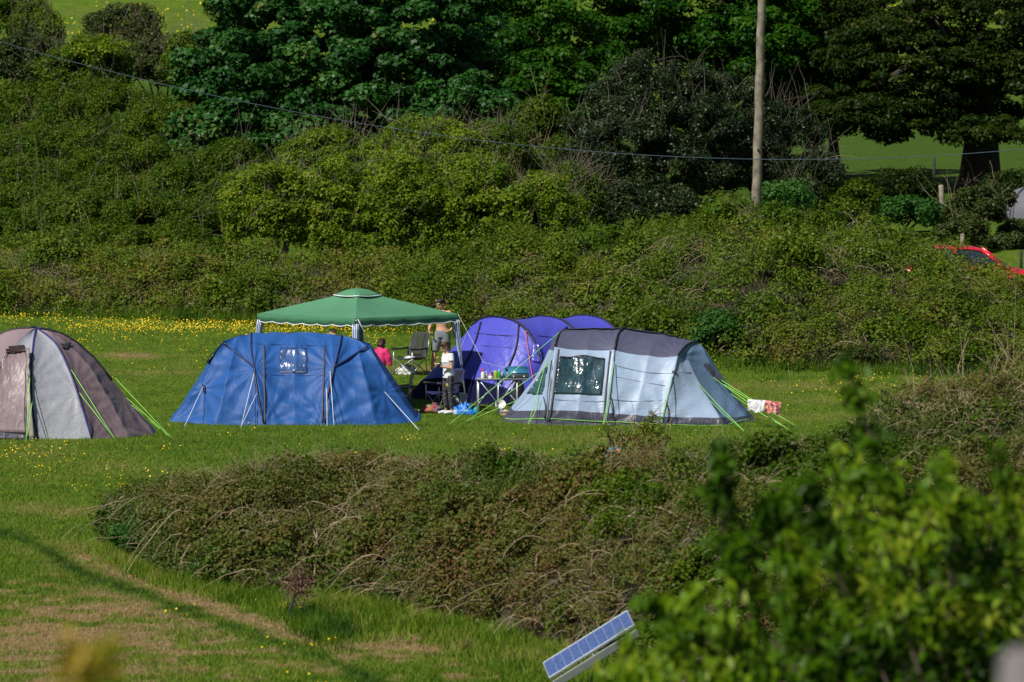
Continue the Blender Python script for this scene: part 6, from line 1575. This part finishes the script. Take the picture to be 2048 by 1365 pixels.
for s in (-1, 1):
    for a, b in (((-.35, .80, .9), (-.42, .66, 1.42)), ((.98, .74, .9), (.33, .62, 1.40)), ((-1.70, .73, .9), (-1.45, .62, 1.40))):
        mb = MB(); mb.tube([(a[0], s * a[1], a[2]), (b[0], s * b[1], b[2])], .045, n=6); mb.build("pillar", redm, car)
    mb = MB(); mb.ell((.85, s * .93, .98), (.07, .10, .065)); mb.build("wing_mirror", redm, car)
    mb = MB(); mb.ell((1.9, s * .56, .66), (.12, .13, .07)); mb.build("headlight", plain("headlight_glass", (.6, .62, .65), rough=.15), car)
    mb = MB(); mb.box((-.1, s * .865, .80), (.16, .02, .03), None, .006); mb.build("door_handle", redm, car)
    for x in (-1.28, 1.28):
        Rw = Matrix.Rotation(math.radians(90), 3, 'X'); mb = MB(); mb.lathe((x, s * .78 + .09, .30), [(.20, 0), (.29, .0), (.31, .03), (.31, .15), (.29, .18), (.20, .18)], 24, Rw); wh = mb.build("wheel", tyre, car)
        mb = MB(); mb.lathe((x, s * .78 + .10, .30), [(.03, .0), (.19, .01), (.19, .19), (.03, .20)], 16, Rw); mb.build("rim", alu, wh)

# ================================================================== NEAR TREE AND SHOOTS IN FRONT OF THE LENS
def shoot_tree(name, label, cat, stems, d0, leaf, size, seed, base, per_m=26, spread=.30, fill=None, twig=bark, dsp=1.0):
    """stems: list of pixel polylines with top first; leaves hang along them and their side shoots"""
    rg = np.random.default_rng(seed); r = thing(name, label, cat, tuple(base)); B = V3(base); mb = MB(); C_ = []
    for (pts, dd, rad) in stems:
        q = [P(a, b, d0 + dd) for a, b in pts]; cc_ = resample(q, 26); L = sum(np.linalg.norm(cc_[i + 1] - cc_[i]) for i in range(25))
        mb.tube([V3(v) - B for v in cc_], [rad * (.25 + .75 * i / 25) for i in range(26)], n=7)
        for k in range(int(L * per_m)):
            t = rg.random() ** .85; i = min(int(t * 25), 24); a = V3(cc_[i]); ln = spread * (.25 + .9 * rg.random()) * (.35 + t * .9)
            dv = V3(tuple(rg.normal(size=3) * np.array([1, .8, .5]))) + V3((0, 0, .45)); dv.normalize(); e = a + dv * ln; m = a.lerp(e, .5) + V3((0, 0, .02))
            mb.tube([a - B, m - B, e - B], [.0045, .003, .0015], n=4)
            for j in range(9):
                w = .2 + .8 * rg.random(); C_.append(np.array(a.lerp(e, w)) + rg.normal(size=3) * size * .42)
    if fill:
        for (px, row, rx, rz, n_, dp) in fill:
            s = (d0 + dp) / FPX; c = np.array(P(px, row, d0 + dp)); d = unit(rg.normal(size=(n_, 3))) * (rg.random((n_, 1)) ** .45)
            C_ += list(c + d * np.array([rx * s, .45 * dsp, rz * s]))
    C_ = np.array(C_); C_ = C_[C_[:, 2] > H(C_[:, 0], C_[:, 1]) + .05]; n = len(C_); nr = unit(rg.normal(size=(n, 3)) * .6 + np.array([-.15, -.45, .6])); cl = 1.5 * (fbm(C_[:, 0] * 3.6 + C_[:, 1] * 2, C_[:, 2] * 3.6, seed, 2) - .5) + .38
    leaf_mesh("foliage", C_, nr, size * (.55 + .95 * rg.random(n)), cl + .35 * (rg.random(n) - .3), leaf, rg, r, aspect=.36, origin=base, lay=np.array([.15, 0, -1.0]))
    mb.build("trunk", twig, r); return r
ST = [([(1690, 728), (1715, 810), (1745, 885), (1775, 990), (1790, 1080), (1810, 1200), (1860, 1330), (1900, 1480)], 0, .016), ([(1432, 885), (1440, 970), (1452, 1080), (1475, 1180), (1560, 1300), (1700, 1420), (1880, 1500)], .4, .014),
      ([(1880, 925), (1870, 1000), (1830, 1100), (1800, 1200), (1840, 1350), (1895, 1480)], -.5, .014), ([(1570, 985), (1590, 1080), (1640, 1200), (1740, 1330), (1880, 1490)], .2, .013), ([(1995, 905), (2010, 1010), (2035, 1100), (2010, 1250), (1940, 1460)], .3, .014),
      ([(1300, 1215), (1400, 1260), (1560, 1330), (1750, 1420), (1880, 1500)], -.3, .012), ([(2080, 850), (2090, 1000), (2060, 1200), (1960, 1460)], -.2, .013), ([(1680, 905), (1690, 1000), (1730, 1120), (1790, 1260), (1880, 1470)], .6, .012), ([(1250, 1290), (1400, 1330), (1600, 1400), (1860, 1500)], .5, .012)]
rgx = random.Random(12)
for px_, row_ in ((1540, 1010), (1620, 960), (1655, 1040), (1720, 940), (1785, 985), (1840, 1000), (1905, 985), (1950, 960), (2030, 960), (1500, 1080), (1390, 1190), (1340, 1250), (1930, 1080), (1760, 1080), (1690, 1130), (1590, 1140), (1990, 1070), (1445, 1210)):
    ex = 1880 - (1880 - px_) * .35
    ST.append(([(px_, row_), (px_ + rgx.uniform(-8, 12), row_ + 70), ((px_ * 2 + ex) / 3, row_ + 190), (ex, max(row_ + 330, 1400))], rgx.uniform(-.6, .6), .009))
FL = [(1810, 1270, 230, 120, 460, 0), (1620, 1315, 210, 75, 360, 0), (1420, 1335, 180, 45, 300, -.2), (1270, 1350, 100, 24, 110, 0), (1990, 1240, 110, 130, 200, .1), (1900, 1110, 90, 80, 90, .3)]
d_t = 32.0; bt = on_ground(1900, d_t)
shoot_tree("young_ash_tree", "blurred leafy young tree filling the lower right corner close to the camera", "tree", ST, d_t, L_YOUNG, .088, 801, bt, fill=FL, per_m=27, spread=.18)
stm = MB(); Bt = V3(bt)
d2 = 14.0; b2 = on_ground(170, d2)
shoot_tree("leafy_shoot", "very blurred yellow green shoot tip at the bottom left, close to the camera", "plant", [([(150, 1290), (158, 1340), (165, 1420), (172, 1800)], 0, .004), ([(228, 1282), (215, 1330), (190, 1420), (176, 1800)], .1, .004), ([(120, 1345), (140, 1400), (172, 1700)], 0, .003)], d2, L_TIP, .042, 802, b2, per_m=20, spread=.05,
           fill=[(160, 1335, 45, 34, 26, 0), (222, 1290, 34, 14, 12, .1), (165, 1400, 50, 50, 60, 0), (150, 1300, 16, 16, 8, 0)], dsp=.06)
gp = on_ground(2042, 11.0); q = thing("grey_post", "blurred grey post at the bottom right corner, close to the camera", "post", tuple(gp)); t = P(2044, 1300, 11.0) - gp
mb = MB(); mb.tube([V3((0, 0, -.2)), t * .5, t - V3((0, 0, .02)), t], [.045, .045, .043, .028], n=14); mb.build("post_shaft", plain("pale_grey_wood", (.20, .18, .19), rough=.9, var=.25, bump=.5), q)
mb = MB(); mb.tube([t * .93 + V3((-.046, 0, 0)), t * .93 + V3((0, -.05, 0)), t * .93 + V3((.046, 0, 0))], .006, n=5); mb.build("wire_tie", dark_iron, q)
